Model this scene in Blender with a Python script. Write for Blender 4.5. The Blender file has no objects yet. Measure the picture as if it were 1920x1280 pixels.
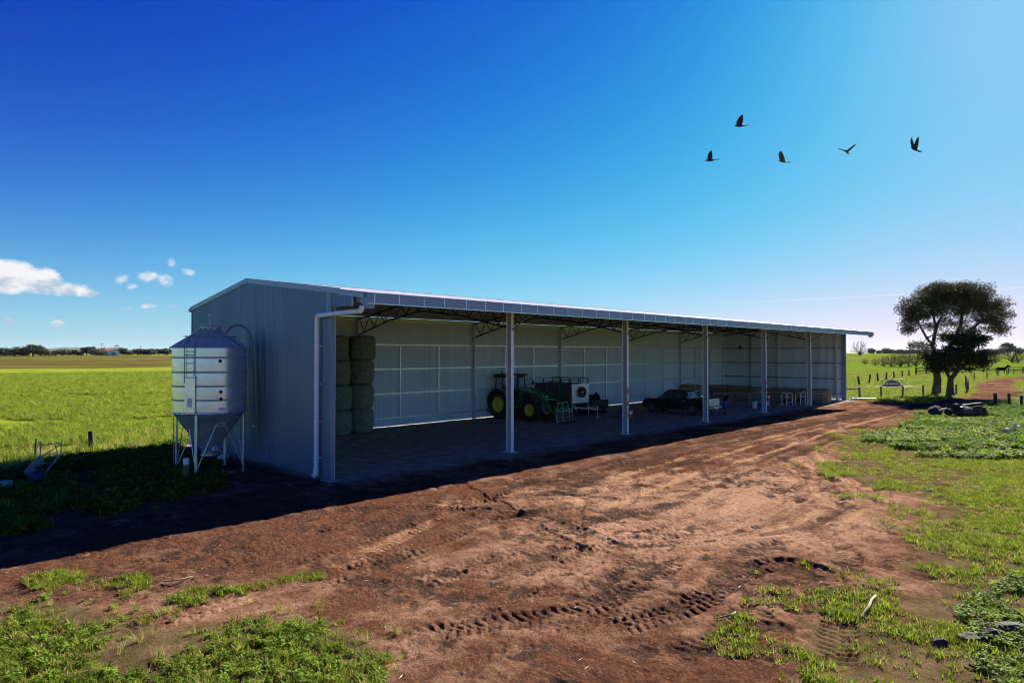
import bpy, bmesh, math, random
import numpy as np
from mathutils import Vector, Matrix
R = math.radians
random.seed(7); rng = np.random.default_rng(7)
scene = bpy.context.scene
C = scene.collection

# ------------------------------------------------------------------ camera, sky, sun, exposure
CAM = (-12.169, -20.376, 4.361)
YAW = 43.72
cd = bpy.data.cameras.new("camera"); cam = bpy.data.objects.new("camera", cd); C.objects.link(cam)
cam.location = CAM
cam.rotation_euler = (R(90 + 1.0147), 0, R(YAW - 90))
cd.sensor_width = 36; cd.lens = 1244.28 / 1920 * 36
cd.clip_start = 0.1; cd.clip_end = 60000
scene.camera = cam

EXPOSURE = 1.72
SUN_AZ = 6.2      # degrees from +X towards +Y
SUN_EL = 27.6
world = bpy.data.worlds.new("World"); scene.world = world; world.use_nodes = True
wt = world.node_tree; wt.nodes.clear()
def wn(t, **k):
    n = wt.nodes.new(t)
    for a, b in k.items(): setattr(n, a, b)
    return n
def wmath(op, a, b=None, clamp=False):
    n = wn('ShaderNodeMath', operation=op); n.use_clamp = clamp
    for i, v in enumerate((a, b)):
        if v is None: continue
        if isinstance(v, (int, float)): n.inputs[i].default_value = v
        else: wt.links.new(v, n.inputs[i])
    return n.outputs[0]
sky = wn('ShaderNodeTexSky', sky_type='NISHITA', sun_disc=False)
sky.sun_elevation = R(SUN_EL); sky.sun_rotation = R(90 - SUN_AZ)
sky.altitude = 0; sky.air_density = 1.0; sky.dust_density = 0.3; sky.ozone_density = 2.0
# one tone curve for the whole sky, matched to the photograph's saturated rendering, and a pale haze layer at the horizon
spl = wn('ShaderNodeSeparateColor'); gam = wn('ShaderNodeCombineColor')
wt.links.new(sky.outputs[0], spl.inputs[0])
for i, (mu, pw, cc) in enumerate(((.00060, 2.90, 1.5), (.00538, 2.966, .683), (.0485, 2.263, .962))):
    yv_ = wmath('MULTIPLY', wmath('POWER', spl.outputs[i], pw), mu)
    wt.links.new(wmath('DIVIDE', yv_, wmath('ADD', 1.0, wmath('DIVIDE', yv_, cc))), gam.inputs[i])
# fair-weather cumulus low in the sky, laid out by compass direction
tc = wn('ShaderNodeTexCoord'); sep = wn('ShaderNodeSeparateXYZ')
wt.links.new(tc.outputs['Generated'], sep.inputs[0])
nz = wn('ShaderNodeTexNoise'); nz.inputs['Scale'].default_value = 34; nz.inputs['Detail'].default_value = 7; nz.inputs['Roughness'].default_value = .62
stretch = wn('ShaderNodeVectorMath', operation='MULTIPLY'); stretch.inputs[1].default_value = (1, 1, 1.7)
wt.links.new(tc.outputs['Generated'], stretch.inputs[0]); wt.links.new(stretch.outputs[0], nz.inputs['Vector'])
nz2 = wn('ShaderNodeTexNoise'); nz2.inputs['Scale'].default_value = 9; nz2.inputs['Detail'].default_value = 3
wt.links.new(stretch.outputs[0], nz2.inputs['Vector'])
az = wmath('MULTIPLY', wmath('ARCTAN2', sep.outputs[1], sep.outputs[0]), 180 / math.pi)
el = wmath('MULTIPLY', wmath('ARCSINE', sep.outputs[2]), 180 / math.pi)
blobs = [(81.2, 5.3, 2.5, 1.3, 2.2), (79.2, 5.1, 1.6, 1.05, 2.0), (77.7, 4.6, 1.6, .55, 1.7), (76.4, 4.35, .9, .36, 1.5),
         (71.4, 5.55, .7, .5, .72), (72.4, 5.75, .7, .4, .6), (71.0, 7.0, .35, .4, .62), (69.8, 6.25, .5, .35, .66), (74.3, 5.6, .45, .5, .5),
         (74.4, 3.3, .9, .3, .6), (80.9, 2.15, .5, .28, .62), (78.0, 2.15, .45, .25, .55), (72.4, 3.6, .6, .25, .5), (70.6, 3.6, .6, .25, .55),
         (71.2, 2.4, .7, .25, .55), (74.1, 1.95, .5, .22, .5), (73.6, 5.0, .4, .25, .5),
         (86.5, 5.6, 3.0, 1.2, 1), (93, 4.2, 2.2, .8, .9), (101, 6.2, 2.5, 1.1, 1), (90, 2.2, 1.0, .3, .6), (112, 3.6, 2.8, .8, .9), (97, 2.4, .8, .3, .6), (124, 5.2, 2.5, 1, 1)]
mask = None
cae = wn('ShaderNodeCombineXYZ'); wt.links.new(az, cae.inputs[0]); wt.links.new(el, cae.inputs[1])
for (a0, e0, ra, re, s) in blobs:
    q = wn('ShaderNodeVectorMath', operation='MULTIPLY_ADD'); wt.links.new(cae.outputs[0], q.inputs[0])
    q.inputs[1].default_value = (1 / ra, 1 / re, 0); q.inputs[2].default_value = (-a0 / ra, -e0 / re, 0)
    dt = wn('ShaderNodeVectorMath', operation='DOT_PRODUCT'); wt.links.new(q.outputs[0], dt.inputs[0]); wt.links.new(q.outputs[0], dt.inputs[1])
    m = wn('ShaderNodeMath', operation='MULTIPLY_ADD'); wt.links.new(dt.outputs['Value'], m.inputs[0]); m.inputs[1].default_value = -s; m.inputs[2].default_value = s
    mask = m.outputs[0] if mask is None else wmath('MAXIMUM', mask, m.outputs[0])
def wrange(v, a, b, c, d):
    n = wn('ShaderNodeMapRange', interpolation_type='SMOOTHSTEP')
    wt.links.new(v, n.inputs[0])
    for i, x in enumerate((a, b, c, d)): n.inputs[i + 1].default_value = x
    return n.outputs[0]
cn = wmath('ADD', wmath('MULTIPLY', wmath('SUBTRACT', nz.outputs[0], .5), 3.4), wmath('MULTIPLY', wmath('SUBTRACT', nz2.outputs[0], .5), 1.2))
cm = wrange(wmath('ADD', wmath('MAXIMUM', mask, -3.0), cn), -.12, 1.35, 0, .95)
shade = wrange(wmath('ADD', wmath('ADD', nz.outputs[0], wmath('MULTIPLY', wmath('SUBTRACT', nz2.outputs[0], .5), .5)), wmath('MULTIPLY', wmath('SUBTRACT', el, 5.0), .05)), .34, .56, 0, 1)
ccol = wn('ShaderNodeMix', data_type='RGBA'); ccol.inputs['A'].default_value = (.52, .60, .72, 1); ccol.inputs['B'].default_value = (.95, .94, .95, 1)
wt.links.new(shade, ccol.inputs['Factor'])
hz = wn('ShaderNodeMix', data_type='RGBA'); hz.inputs['B'].default_value = (.731, .93, 1.05, 1)
wt.links.new(gam.outputs[0], hz.inputs['A'])
wt.links.new(wmath('MULTIPLY', wmath('POWER', 2.71828, wmath('DIVIDE', wmath('MAXIMUM', el, 0.0), -4.6)), .64), hz.inputs['Factor'])
mixc = wn('ShaderNodeMix', data_type='RGBA')
wt.links.new(cm, mixc.inputs['Factor']); wt.links.new(hz.outputs['Result'], mixc.inputs['A']); wt.links.new(ccol.outputs['Result'], mixc.inputs['B'])
# thin contrail
tr = wmath('SUBTRACT', el, wmath('ADD', 4.61, wmath('MULTIPLY', az, -.0185)))
trm = wrange(wmath('ABSOLUTE', tr), .0, .06, .42, 0)
trm = wmath('MULTIPLY', trm, wrange(az, 33, 18, 0, 1)); trm = wmath('MULTIPLY', trm, wrange(az, -25, -5, 0, 1))
mixt = wn('ShaderNodeMix', data_type='RGBA'); mixt.inputs['B'].default_value = (.93, .96, .98, 1)
wt.links.new(trm, mixt.inputs['Factor']); wt.links.new(mixc.outputs['Result'], mixt.inputs['A'])
bg = wn('ShaderNodeBackground'); bg.inputs['Strength'].default_value = 0.1
wo = wn('ShaderNodeOutputWorld')
scl = wn('ShaderNodeVectorMath', operation='SCALE'); scl.inputs['Scale'].default_value = 1 / (.1 * 2 ** EXPOSURE)
wt.links.new(mixt.outputs['Result'], scl.inputs[0]); wt.links.new(scl.outputs[0], bg.inputs['Color']); wt.links.new(bg.outputs[0], wo.inputs['Surface'])

sd = bpy.data.lights.new("sun", 'SUN'); sun = bpy.data.objects.new("sun", sd); C.objects.link(sun)
sd.energy = 5.0; sd.angle = R(0.5); sd.color = (1.0, .93, .82)
sv = Vector((math.cos(R(SUN_AZ)) * math.cos(R(SUN_EL)), math.sin(R(SUN_AZ)) * math.cos(R(SUN_EL)), math.sin(R(SUN_EL))))
sun.rotation_euler = sv.to_track_quat('Z', 'Y').to_euler(); sun.location = (20, 0, 40)
scene.view_settings.view_transform = 'Standard'; scene.view_settings.look = 'None'
scene.view_settings.exposure = EXPOSURE; scene.view_settings.gamma = 1.0
scene.view_settings.use_curve_mapping = False
scene.cycles.max_bounces = 8; scene.cycles.diffuse_bounces = 6; scene.cycles.transparent_max_bounces = 12
scene.cycles.use_denoising = True; scene.cycles.filter_width = 1.05; scene.cycles.adaptive_threshold = .025
world.cycles.sampling_method = 'MANUAL'; world.cycles.sample_map_resolution = 512

# ------------------------------------------------------------------ materials
MATS = {}
def mat(name, col, rough=.7, metal=0.0, spec=.5, var=.0, nscale=3.0, bump=0.0, bscale=40.0, col2=None, rand=.0, alpha=None, trans=0.0, stretch=(1, 1, 1), coat=0.0):
    """Principled material: base colour varied by object-space noise, optional bump, per-object value jitter, leaf translucency."""
    if name in MATS: return MATS[name]
    m = bpy.data.materials.new(name); m.use_nodes = True; t = m.node_tree; n = t.nodes; b = n['Principled BSDF']
    b.inputs['Roughness'].default_value = rough; b.inputs['Metallic'].default_value = metal
    b.inputs['Specular IOR Level'].default_value = spec
    if coat: b.inputs['Coat Weight'].default_value = coat
    c4 = (*col, 1)
    src = None
    geo = n.new('ShaderNodeTexCoord'); mp = n.new('ShaderNodeVectorMath'); mp.operation = 'MULTIPLY'; mp.inputs[1].default_value = stretch
    t.links.new(geo.outputs['Object'], mp.inputs[0])
    if var or col2:
        nt = n.new('ShaderNodeTexNoise'); nt.inputs['Scale'].default_value = nscale; nt.inputs['Detail'].default_value = 6; nt.inputs['Roughness'].default_value = .65
        t.links.new(mp.outputs[0], nt.inputs['Vector'])
        rp = n.new('ShaderNodeMapRange'); rp.inputs[1].default_value = .3; rp.inputs[2].default_value = .7
        t.links.new(nt.outputs[0], rp.inputs[0])
        mx = n.new('ShaderNodeMix'); mx.data_type = 'RGBA'
        mx.inputs['A'].default_value = c4
        mx.inputs['B'].default_value = (*col2, 1) if col2 else (*[v * (1 - var) for v in col], 1)
        t.links.new(rp.outputs[0], mx.inputs['Factor']); src = mx.outputs['Result']
    if rand:
        oi = n.new('ShaderNodeObjectInfo'); mr = n.new('ShaderNodeMapRange'); mr.inputs[3].default_value = 1 - rand; mr.inputs[4].default_value = 1 + rand
        t.links.new(oi.outputs['Random'], mr.inputs[0])
        h = n.new('ShaderNodeHueSaturation'); t.links.new(mr.outputs[0], h.inputs['Value'])
        if src: t.links.new(src, h.inputs['Color'])
        else: h.inputs['Color'].default_value = c4
        src = h.outputs[0]
    if src: t.links.new(src, b.inputs['Base Color'])
    else: b.inputs['Base Color'].default_value = c4
    if bump:
        nb = n.new('ShaderNodeTexNoise'); nb.inputs['Scale'].default_value = bscale; nb.inputs['Detail'].default_value = 5
        t.links.new(mp.outputs[0], nb.inputs['Vector'])
        bp = n.new('ShaderNodeBump'); bp.inputs['Strength'].default_value = bump; bp.inputs['Distance'].default_value = .02
        t.links.new(nb.outputs[0], bp.inputs['Height']); t.links.new(bp.outputs[0], b.inputs['Normal'])
    if trans:
        tl = n.new('ShaderNodeBsdfTranslucent'); ms = n.new('ShaderNodeMixShader'); ms.inputs[0].default_value = trans
        out = n['Material Output']
        if src: t.links.new(src, tl.inputs['Color'])
        else: tl.inputs['Color'].default_value = c4
        t.links.new(b.outputs[0], ms.inputs[1]); t.links.new(tl.outputs[0], ms.inputs[2]); t.links.new(ms.outputs[0], out.inputs['Surface'])
    if alpha is not None:
        b.inputs['Alpha'].default_value = alpha
    MATS[name] = m
    return m

GALV = mat('galvanised_steel', (.82, .85, .86), .36, .7, var=.2, nscale=9, rand=.05)
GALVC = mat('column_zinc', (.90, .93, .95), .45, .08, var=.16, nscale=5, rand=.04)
GALVW = mat('shaded_web_zinc', (.50, .53, .57), .5, .1, var=.2, nscale=5)  # darker copy of the column zinc; shade between the flanges is in its colour
DGALV = mat('weathered_dark_galvanised', (.3, .33, .36), .5, .35, var=.35, nscale=4)
WALL = mat('wall_sheet_paint', (.15, .22, .325), .3, .2, var=.18, nscale=.6, rand=.07)
INNER = mat('wall_sheet_inside', (.76, .86, .91), .5, .0, var=.1, nscale=.7, rand=.04)
ROOF = mat('roof_sheet_zinc', (.66, .68, .72), .38, .25, var=.12, nscale=.8, rand=.04)
TRIM = mat('trim_paint', (.30, .40, .52), .4, .15, var=.1, nscale=2)
GUTTER = mat('gutter_paint', (.25, .33, .44), .42, .15, var=.12, nscale=1.5)
PVC = mat('white_pvc', (.90, .91, .90), .35, var=.1, nscale=3)
BLACK = mat('black_rubber', (.03, .03, .032), .7, var=.3, nscale=8)
STEELBLK = mat('black_painted_steel', (.035, .038, .042), .45, .1, var=.3, nscale=5)
CONC = mat('concrete', (.36, .35, .33), .9, var=.3, nscale=5, bump=.3)
GLASS = mat('tinted_glass', (.06, .09, .10), .06, 0, spec=.9)
CHROME = mat('bright_metal', (.72, .74, .76), .22, .9)
TIMBER = mat('weathered_timber', (.16, .125, .095), .9, var=.45, nscale=3, bump=.5, bscale=18, stretch=(6, 6, 1))
DTIMBER = mat('dark_timber', (.055, .042, .034), .92, var=.5, nscale=4, bump=.5, bscale=14)
RED = mat('red_paint', (.55, .02, .02), .35)
WHITE = mat('white_paint', (.75, .75, .74), .5, var=.12, nscale=6)
BLUE = mat('blue_plastic', (.03, .09, .32), .4, var=.2)

# ------------------------------------------------------------------ mesh builder and object helpers
class MB:
    def __init__(s): s.v = []; s.f = []; s.m = []
    def add(s, verts, faces, mi=0):
        o = len(s.v); s.v += [tuple(p) for p in verts]; s.f += [tuple(i + o for i in f) for f in faces]; s.m += [mi] * len(faces); return s
    def box(s, a, b, mi=0):
        (x0, y0, z0), (x1, y1, z1) = a, b
        return s.add([(x0, y0, z0), (x1, y0, z0), (x1, y1, z0), (x0, y1, z0), (x0, y0, z1), (x1, y0, z1), (x1, y1, z1), (x0, y1, z1)],
                     [(0, 3, 2, 1), (4, 5, 6, 7), (0, 1, 5, 4), (1, 2, 6, 5), (2, 3, 7, 6), (3, 0, 4, 7)], mi)
    def beam(s, p, q, w, h=None, up=(0, 0, 1), mi=0):
        p = Vector(p); q = Vector(q); h = h or w; d = (q - p).normalized(); u = Vector(up)
        if abs(d.dot(u)) > .98: u = Vector((0, 1, 0))
        sx = d.cross(u).normalized(); u = sx.cross(d)
        vs = [e + sx * a * w / 2 + u * b * h / 2 for e in (p, q) for a, b in ((-1, -1), (1, -1), (1, 1), (-1, 1))]
        return s.add(vs, [(0, 3, 2, 1), (4, 5, 6, 7), (0, 1, 5, 4), (1, 2, 6, 5), (2, 3, 7, 6), (3, 0, 4, 7)], mi)
    def tube(s, pts, r, n=8, cap=True, mi=0):
        pts = [Vector(p) for p in pts]; k = len(pts); rs = r if hasattr(r, '__len__') else [r] * k
        ref = None; rings = []
        for i, p in enumerate(pts):
            d = (pts[min(i + 1, k - 1)] - pts[max(i - 1, 0)]).normalized()
            if ref is None: ref = d.orthogonal().normalized()
            ref = (ref - d * ref.dot(d)).normalized(); b = d.cross(ref)
            rings.append([p + (ref * math.cos(2 * math.pi * j / n) + b * math.sin(2 * math.pi * j / n)) * rs[i] for j in range(n)])
        vs = [v for g in rings for v in g]; fs = []
        for i in range(k - 1):
            for j in range(n): fs.append((i * n + j, i * n + (j + 1) % n, (i + 1) * n + (j + 1) % n, (i + 1) * n + j))
        if cap: fs.append(tuple(range(n - 1, -1, -1))); fs.append(tuple((k - 1) * n + j for j in range(n)))
        return s.add(vs, fs, mi)
    def lathe(s, prof, n=24, axis='z', at=(0, 0, 0), mi=0, cap=True):
        vs = []; fs = []; k = len(prof)
        for (r, h) in prof:
            for j in range(n):
                a = 2 * math.pi * j / n; c, q = r * math.cos(a), r * math.sin(a)
                p = {'z': (c, q, h), 'y': (c, h, -q), 'x': (h, c, q)}[axis]
                vs.append((p[0] + at[0], p[1] + at[1], p[2] + at[2]))
        for i in range(k - 1):
            for j in range(n): fs.append((i * n + j, i * n + (j + 1) % n, (i + 1) * n + (j + 1) % n, (i + 1) * n + j))
        if cap: fs.append(tuple(range(n - 1, -1, -1))); fs.append(tuple((k - 1) * n + j for j in range(n)))
        return s.add(vs, fs, mi)
    def prism(s, poly, a, b, axis='y', mi=0):
        """poly of (u,w) extruded from a to b along axis; axis y: u=x,w=z; axis x: u=y,w=z; axis z: u=x,w=y"""
        n = len(poly); P = {'y': lambda u, w, t: (u, t, w), 'x': lambda u, w, t: (t, u, w), 'z': lambda u, w, t: (u, w, t)}[axis]
        vs = [P(u, w, a) for u, w in poly] + [P(u, w, b) for u, w in poly]
        fs = [tuple(range(n)), tuple(range(2 * n - 1, n - 1, -1))] + [(i, i + n, (i + 1) % n + n, (i + 1) % n) for i in range(n)]
        return s.add(vs, fs, mi)
    def mesh(s, name, mats):
        me = bpy.data.meshes.new(name); me.from_pydata(s.v, [], s.f)
        for m in (mats if isinstance(mats, (list, tuple)) else [mats]): me.materials.append(m)
        if any(s.m): me.polygons.foreach_set('material_index', s.m)
        bm = bmesh.new(); bm.from_mesh(me); bmesh.ops.recalc_face_normals(bm, faces=bm.faces); bm.to_mesh(me); bm.free()
        return me
    def build(s, name, mats, parent=None, loc=(0, 0, 0), rot=(0, 0, 0), smooth=False, bevel=0.0):
        return obj(name, s.mesh(name, mats), parent, loc, rot, smooth, bevel)
def obj(name, me, parent=None, loc=(0, 0, 0), rot=(0, 0, 0), smooth=False, bevel=0.0):
    o = bpy.data.objects.new(name, me); C.objects.link(o); o.location = loc; o.rotation_euler = rot
    if parent: o.parent = parent
    if smooth:
        me.polygons.foreach_set('use_smooth', [True] * len(me.polygons))
        me.set_sharp_from_angle(angle=R(42))
    if bevel:
        b = o.modifiers.new('bevel', 'BEVEL'); b.width = bevel; b.segments = 2; b.limit_method = 'ANGLE'; b.angle_limit = R(35)
        me.polygons.foreach_set('use_smooth', [True] * len(me.polygons)); me.set_sharp_from_angle(angle=R(50))
    return o
def tag(o, label=None, cat=None, group=None, kind=None):
    for k, v in (('label', label), ('category', cat), ('group', group), ('kind', kind)):
        if v: o[k] = v
    return o
def thing(name, label, cat, loc=(0, 0, 0), rz=0, group=None):
    o = bpy.data.objects.new(name, None); C.objects.link(o); o.location = loc; o.rotation_euler = (0, 0, rz); o.empty_display_size = .2
    return tag(o, label, cat, group)
def copy_tree(o, parent=None):
    c = o.copy(); C.objects.link(c); c.parent = parent
    for ch in o.children: copy_tree(ch, c)
    return c

# ------------------------------------------------------------------ numpy noise
def _h(i, j, s):
    h = (i * 374761393 + j * 668265263 + s * 974634777) & 0xffffffff
    h = ((h ^ (h >> 13)) * 1274126177) & 0xffffffff
    return ((h ^ (h >> 16)) & 0xffff) / 65535.0
def vnoise(x, y, s=0):
    xi = np.floor(x).astype(np.int64); yi = np.floor(y).astype(np.int64); fx = x - xi; fy = y - yi
    fx = fx * fx * (3 - 2 * fx); fy = fy * fy * (3 - 2 * fy)
    a = _h(xi, yi, s); b = _h(xi + 1, yi, s); c = _h(xi, yi + 1, s); d = _h(xi + 1, yi + 1, s)
    return (a + (b - a) * fx) * (1 - fy) + (c + (d - c) * fx) * fy
def fbm(x, y, s=0, o=4, g=.5):
    t = 0; a = 1; n = 0
    for k in range(o): t = t + a * vnoise(x * 2 ** k + 17.3 * k, y * 2 ** k - 9.1 * k, s + k); n += a; a *= g
    return t / n
def sstep(a, b, x):
    t = np.clip((x - a) / (b - a), 0, 1); return t * t * (3 - 2 * t)
# ------------------------------------------------------------------ the setting: ground
SHED_L, SHED_D = 54.0, 12.12
YARD = [(-40, -2.0), (-14, -1.3), (-9.2, -.8), (-5.6, -.7), (-4, .5), (-2.6, 2.6), (-1.2, 5.8), (-.6, 12.6), (54.6, 12.6), (54.8, 0), (54.6, -3.2), (55.5, -6.2), (57, -8.2),
        (54, -9.8), (46, -9.4), (38.4, -9.2), (34, -9.6), (29.7, -9.1), (23.4, -9.3), (16.8, -10.8), (13.4, -12.6), (11, -14.1), (8.3, -15.3), (5.7, -16.4),
        (2.9, -16.5), (1.5, -16.4), (-.1, -16.8), (-1.5, -16.9), (-3.1, -17), (-5, -19), (-6, -23), (-9, -26), (-9.5, -17), (-7.4, -12.8), (-6.6, -12.4), (-6.3, -11.6), (-6.1, -10.6),
        (-7.1, -9.7), (-8.1, -8.9), (-8.9, -7.7), (-9.2, -6.5), (-10.2, -5.9), (-14, -5.0), (-40, -4.6)]
TRACK = [(50, -7.2), (57, -8.0), (64.4, -8.9), (72, -9.0), (80, -8.3), (95.3, -5.7), (110, -4.2), (122.2, -3.6), (143, -4.2), (175, -8), (230, -24), (300, -50)]
def poly_sd(x, y, P):
    d = np.full(x.shape, 1e9); ins = np.zeros(x.shape, bool)
    for i in range(len(P)):
        (ax, ay), (bx, by) = P[i - 1], P[i]
        ex, ey = bx - ax, by - ay; L = ex * ex + ey * ey
        t = np.clip(((x - ax) * ex + (y - ay) * ey) / L, 0, 1)
        d = np.minimum(d, np.hypot(x - ax - t * ex, y - ay - t * ey))
        c = (ay > y) != (by > y)
        with np.errstate(divide='ignore', invalid='ignore'): xx = (bx - ax) * (y - ay) / (by - ay if by != ay else 1e-9) + ax
        ins ^= c & (x < xx)
    return np.where(ins, d, -d)
def line_d(x, y, P):
    d = np.full(x.shape, 1e9)
    for (ax, ay), (bx, by) in zip(P[:-1], P[1:]):
        ex, ey = bx - ax, by - ay
        t = np.clip(((x - ax) * ex + (y - ay) * ey) / (ex * ex + ey * ey), 0, 1)
        d = np.minimum(d, np.hypot(x - ax - t * ex, y - ay - t * ey))
    return d
def catmull(P, step=.12):
    P = [np.array(p, float) for p in P]; out = []
    Q = [2 * P[0] - P[1]] + P + [2 * P[-1] - P[-2]]
    for i in range(1, len(Q) - 2):
        a, b, c, d = Q[i - 1:i + 3]; n = max(2, int(np.linalg.norm(c - b) / step))
        for k in range(n):
            t = k / n; out.append(.5 * (2 * b + (c - a) * t + (2 * a - 5 * b + 4 * c - d) * t * t + (3 * b - a - 3 * c + d) * t ** 3))
    out.append(P[-1]); return np.array(out)
def shed_dist(x, y):
    return np.hypot(np.maximum(np.maximum(-x, x - SHED_L), 0), np.maximum(np.maximum(-y, y - SHED_D), 0))
def gz(x, y):
    """broad lie of the land"""
    x = np.asarray(x, float); y = np.asarray(y, float)
    d = np.hypot(x - CAM[0], y - CAM[1]); az = np.degrees(np.arctan2(y - CAM[1], x - CAM[0]))
    z = 2.7 * sstep(190, 560, d) + 1.0 * sstep(560, 2200, d)
    z = z + 1.6 * sstep(150, 420, d) * np.exp(-((az - 17) / 9) ** 2) * (1 - sstep(420, 900, d))
    away = sstep(1.5, 7, shed_dist(x, y))
    z = z + away * (.16 * (fbm(x / 7, y / 7, 3, 3) - .5) + .9 * (fbm(x / 45, y / 45, 5, 2) - .5) * sstep(20, 90, shed_dist(x, y)))
    return z
# wheel tracks: (points, half width, depth, lug height, wet tone with groove shade)
TRACKS = [([(4.5, -2.6), (2.8, -3.6), (1.3, -7.1), (.4, -9.1), (-.1, -10.4), (-.4, -12)], .27, .035, 0.0252, 0.310),
          ([(-5.4, -7.6), (-3.2, -7.1), (-1.3, -6.5), (.9, -6.2), (2.3, -6.6), (3.3, -8)], .27, .03, 0.0252, 0.217),
          ([(-5.4, -12.3), (-4.2, -12.8), (-3.1, -13.3), (-2.3, -13.4), (-1, -13.4), (.6, -13)], .28, .04, 0.0324, 0.527),
          ([(-3.2, -14.2), (-1.5, -14.6), (.4, -14.5), (1.9, -14.8), (1.7, -15.7), (.2, -16.4), (-1, -16.8), (-2.5, -17.2)], .3, .045, 0.0360, 0.620),
          ([(-3.4, -15.4), (-1.9, -15.7), (-.4, -15.3), (.6, -15.0)], .28, .035, 0.0324, 0.496),
          ([(-5.5, -9.0), (-3.6, -8.7), (-1.6, -8.3), (0.2, -7.9), (2.2, -8.7)], .27, .03, 0.0252, 0.186),
          ([(16, -12.4), (14.1, -13.3), (10.3, -14.5), (7.4, -15.2), (5.2, -15.2), (3.2, -14.4)], .25, .045, .012, -.35),
          ([(15.0, -11.3), (13, -12.3), (9.6, -13.4), (7.2, -13.8), (5.2, -13.6)], .25, .035, .012, -.3),
          ([(7, -8), (10.6, -8), (16.1, -8.1), (23.4, -7.7), (33.6, -6.8), (44.3, -6.6), (55, -7.4)], .28, .035, .008, -.45),
          ([(9, -6.0), (13.3, -6.6), (17.7, -6.5), (24.2, -6.0), (33.2, -5.3), (45, -5.4), (56, -7.0)], .28, .035, .008, -.4),
          ([(18, -4.5), (24, -5.0), (30, -5.7), (38, -6.4), (48, -7.2)], .28, .03, .006, .4),
          ([(24, -4.2), (30, -5.0), (35, -5.3), (44, -4.4), (53, -3.2)], .28, .03, .006, .5),
          ([(36.5, -4.4), (33, -6.4), (30.5, -8), (27, -8.6)], .26, .03, .01, -.4),
          ([(19, -9.6), (15.5, -7.4), (13, -8.0), (11.5, -9), (8.7, -9.1), (7.6, -8.2), (8.8, -7.3), (12, -6.8)], .25, .03, 0.0144, 0.155),
          ([(1.9, -5.6), (3.8, -7.1), (4.2, -8.7), (5.6, -10.2), (8, -11)], .27, .03, 0.0216, 0.279),
          ([(7, -5.2), (8.6, -6.2), (10.4, -8.4), (12.6, -10)], .27, .03, 0.0216, 0.248),
          ([(3.6, -12.2), (5.6, -12.6), (7.6, -12.3), (9.6, -11.5)], .27, .025, 0.0216, 0.279),
          ([(5.5, -14.2), (4.4, -14.9), (3.4, -15.6), (2.0, -16.0)], .27, .03, 0.0288, 0.465),
          ([(-4.8, -10.6), (-2.8, -10.2), (-1.0, -10.6), (.6, -11.6), (2.4, -12.0)], .27, .025, 0.0216, 0.217),
          ([(2.6, -4.2), (4.6, -5.2), (6.2, -7.4), (6.6, -9.6), (5.6, -11.6)], .27, .025, 0.0216, 0.248),
          ([(-2.2, -4.0), (-.4, -5.4), (.9, -7.6), (1.0, -9.8), (.4, -11.6)], .27, .028, 0.0245, 0.248),
          ([(10, -4.6), (13, -5.4), (15.5, -6.6), (17.5, -8.6)], .27, .025, 0.0144, 0.279),
          ([(12, -11.6), (9, -10.4), (6.4, -10.6), (4.2, -11.2), (2, -13)], .27, .022, 0.0173, 0.186),
          ([(-6.6, -6.6), (-4.4, -6.2), (-2.4, -5.0), (.4, -4.2), (4, -3.8)], .28, .022, 0.0173, 0.155),
          ([(20, -5.4), (26, -6.6), (31, -7.2), (37, -7.6), (46, -7.6), (54, -7.8)], .28, .03, .006, -.35),
          ([(-8.5, -3.8), (-5, -4.2), (-1, -4.6), (3, -4.6), (8, -4.4)], .28, .025, .014, .15),
          ([(-8.2, -5.2), (-5, -5.7), (-1.6, -5.6), (1, -5.0)], .28, .022, 0.0144, 0.124)]
_r = random.Random(99)
for _i in range(26):     # faint criss-crossing passes along the shed and out to the track
    _x = _r.uniform(-9, 14); _y = _r.uniform(-4.2, -12.5); _P = [(_x, _y)]; _hd = _r.uniform(-.45, .35)
    for _k in range(_r.randint(4, 8)):
        _st = _r.uniform(2.2, 4.2); _x += _st * math.cos(_hd); _y += _st * math.sin(_hd); _hd += _r.uniform(-.32, .32) + (.16 if _y < -11 else -.16 if _y > -4.5 else 0); _P.append((_x, _y))
    for _o in ((0, .75) if _i % 3 else (0,)): TRACKS.append(([(a, b - _o * 2.1) for a, b in _P], _r.choice((.13, .22, .26)), _r.uniform(.012, .028), _r.choice((.008, .02, .028)), _r.uniform(-.35, .5)))
for _i in range(22):     # long smooth passes sweeping towards the far end and the track
    _y = -3.7 - .27 * _i + _r.uniform(-.2, .2); _q = _r.uniform(-.5, .5)
    TRACKS.append(([(3 + 3.2 * (_i % 4), _y - 1.2 + _q), (11, _y - .5 + _q), (19, _y + _q * .5), (28, _y * .82 - .9), (38, _y * .55 - 2.8), (48, _y * .38 - 4.3), (57, _y * .3 - 5.4), (66, _y * .28 - 7.0)], _r.choice((.1, .14, .2)), .026, .004, _r.choice((-.75, .75, .6, -.6))))
for _i in range(5):      # turning circles at the right-hand edge of the yard
    TRACKS.append(([(19 - _i, -9.4 + .1 * _i), (15.5 - .8 * _i, -11.2), (12 - .8 * _i, -13.0 + .25 * _i), (8.6 - .7 * _i, -14.4 + .35 * _i), (5.4 - .6 * _i, -14.6 + .5 * _i), (3 - .5 * _i, -13.4 + .5 * _i)], .13, .03, .004, (-.7, .6, -.6, .55, -.5)[_i]))
a_f = np.linspace(-47, 47, 860); a_c = np.linspace(47, 313, 56)[1:-1]
ANG = np.radians(YAW + np.concatenate([a_f, a_c])); NA = len(ANG)
RAD = np.concatenate([np.geomspace(2.2, 6.8, 26)[:-1], np.geomspace(6.8, 60, 700), np.geomspace(60, 190, 120)[1:], np.geomspace(190, 9500, 66)[1:]]); NR = len(RAD)
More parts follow.
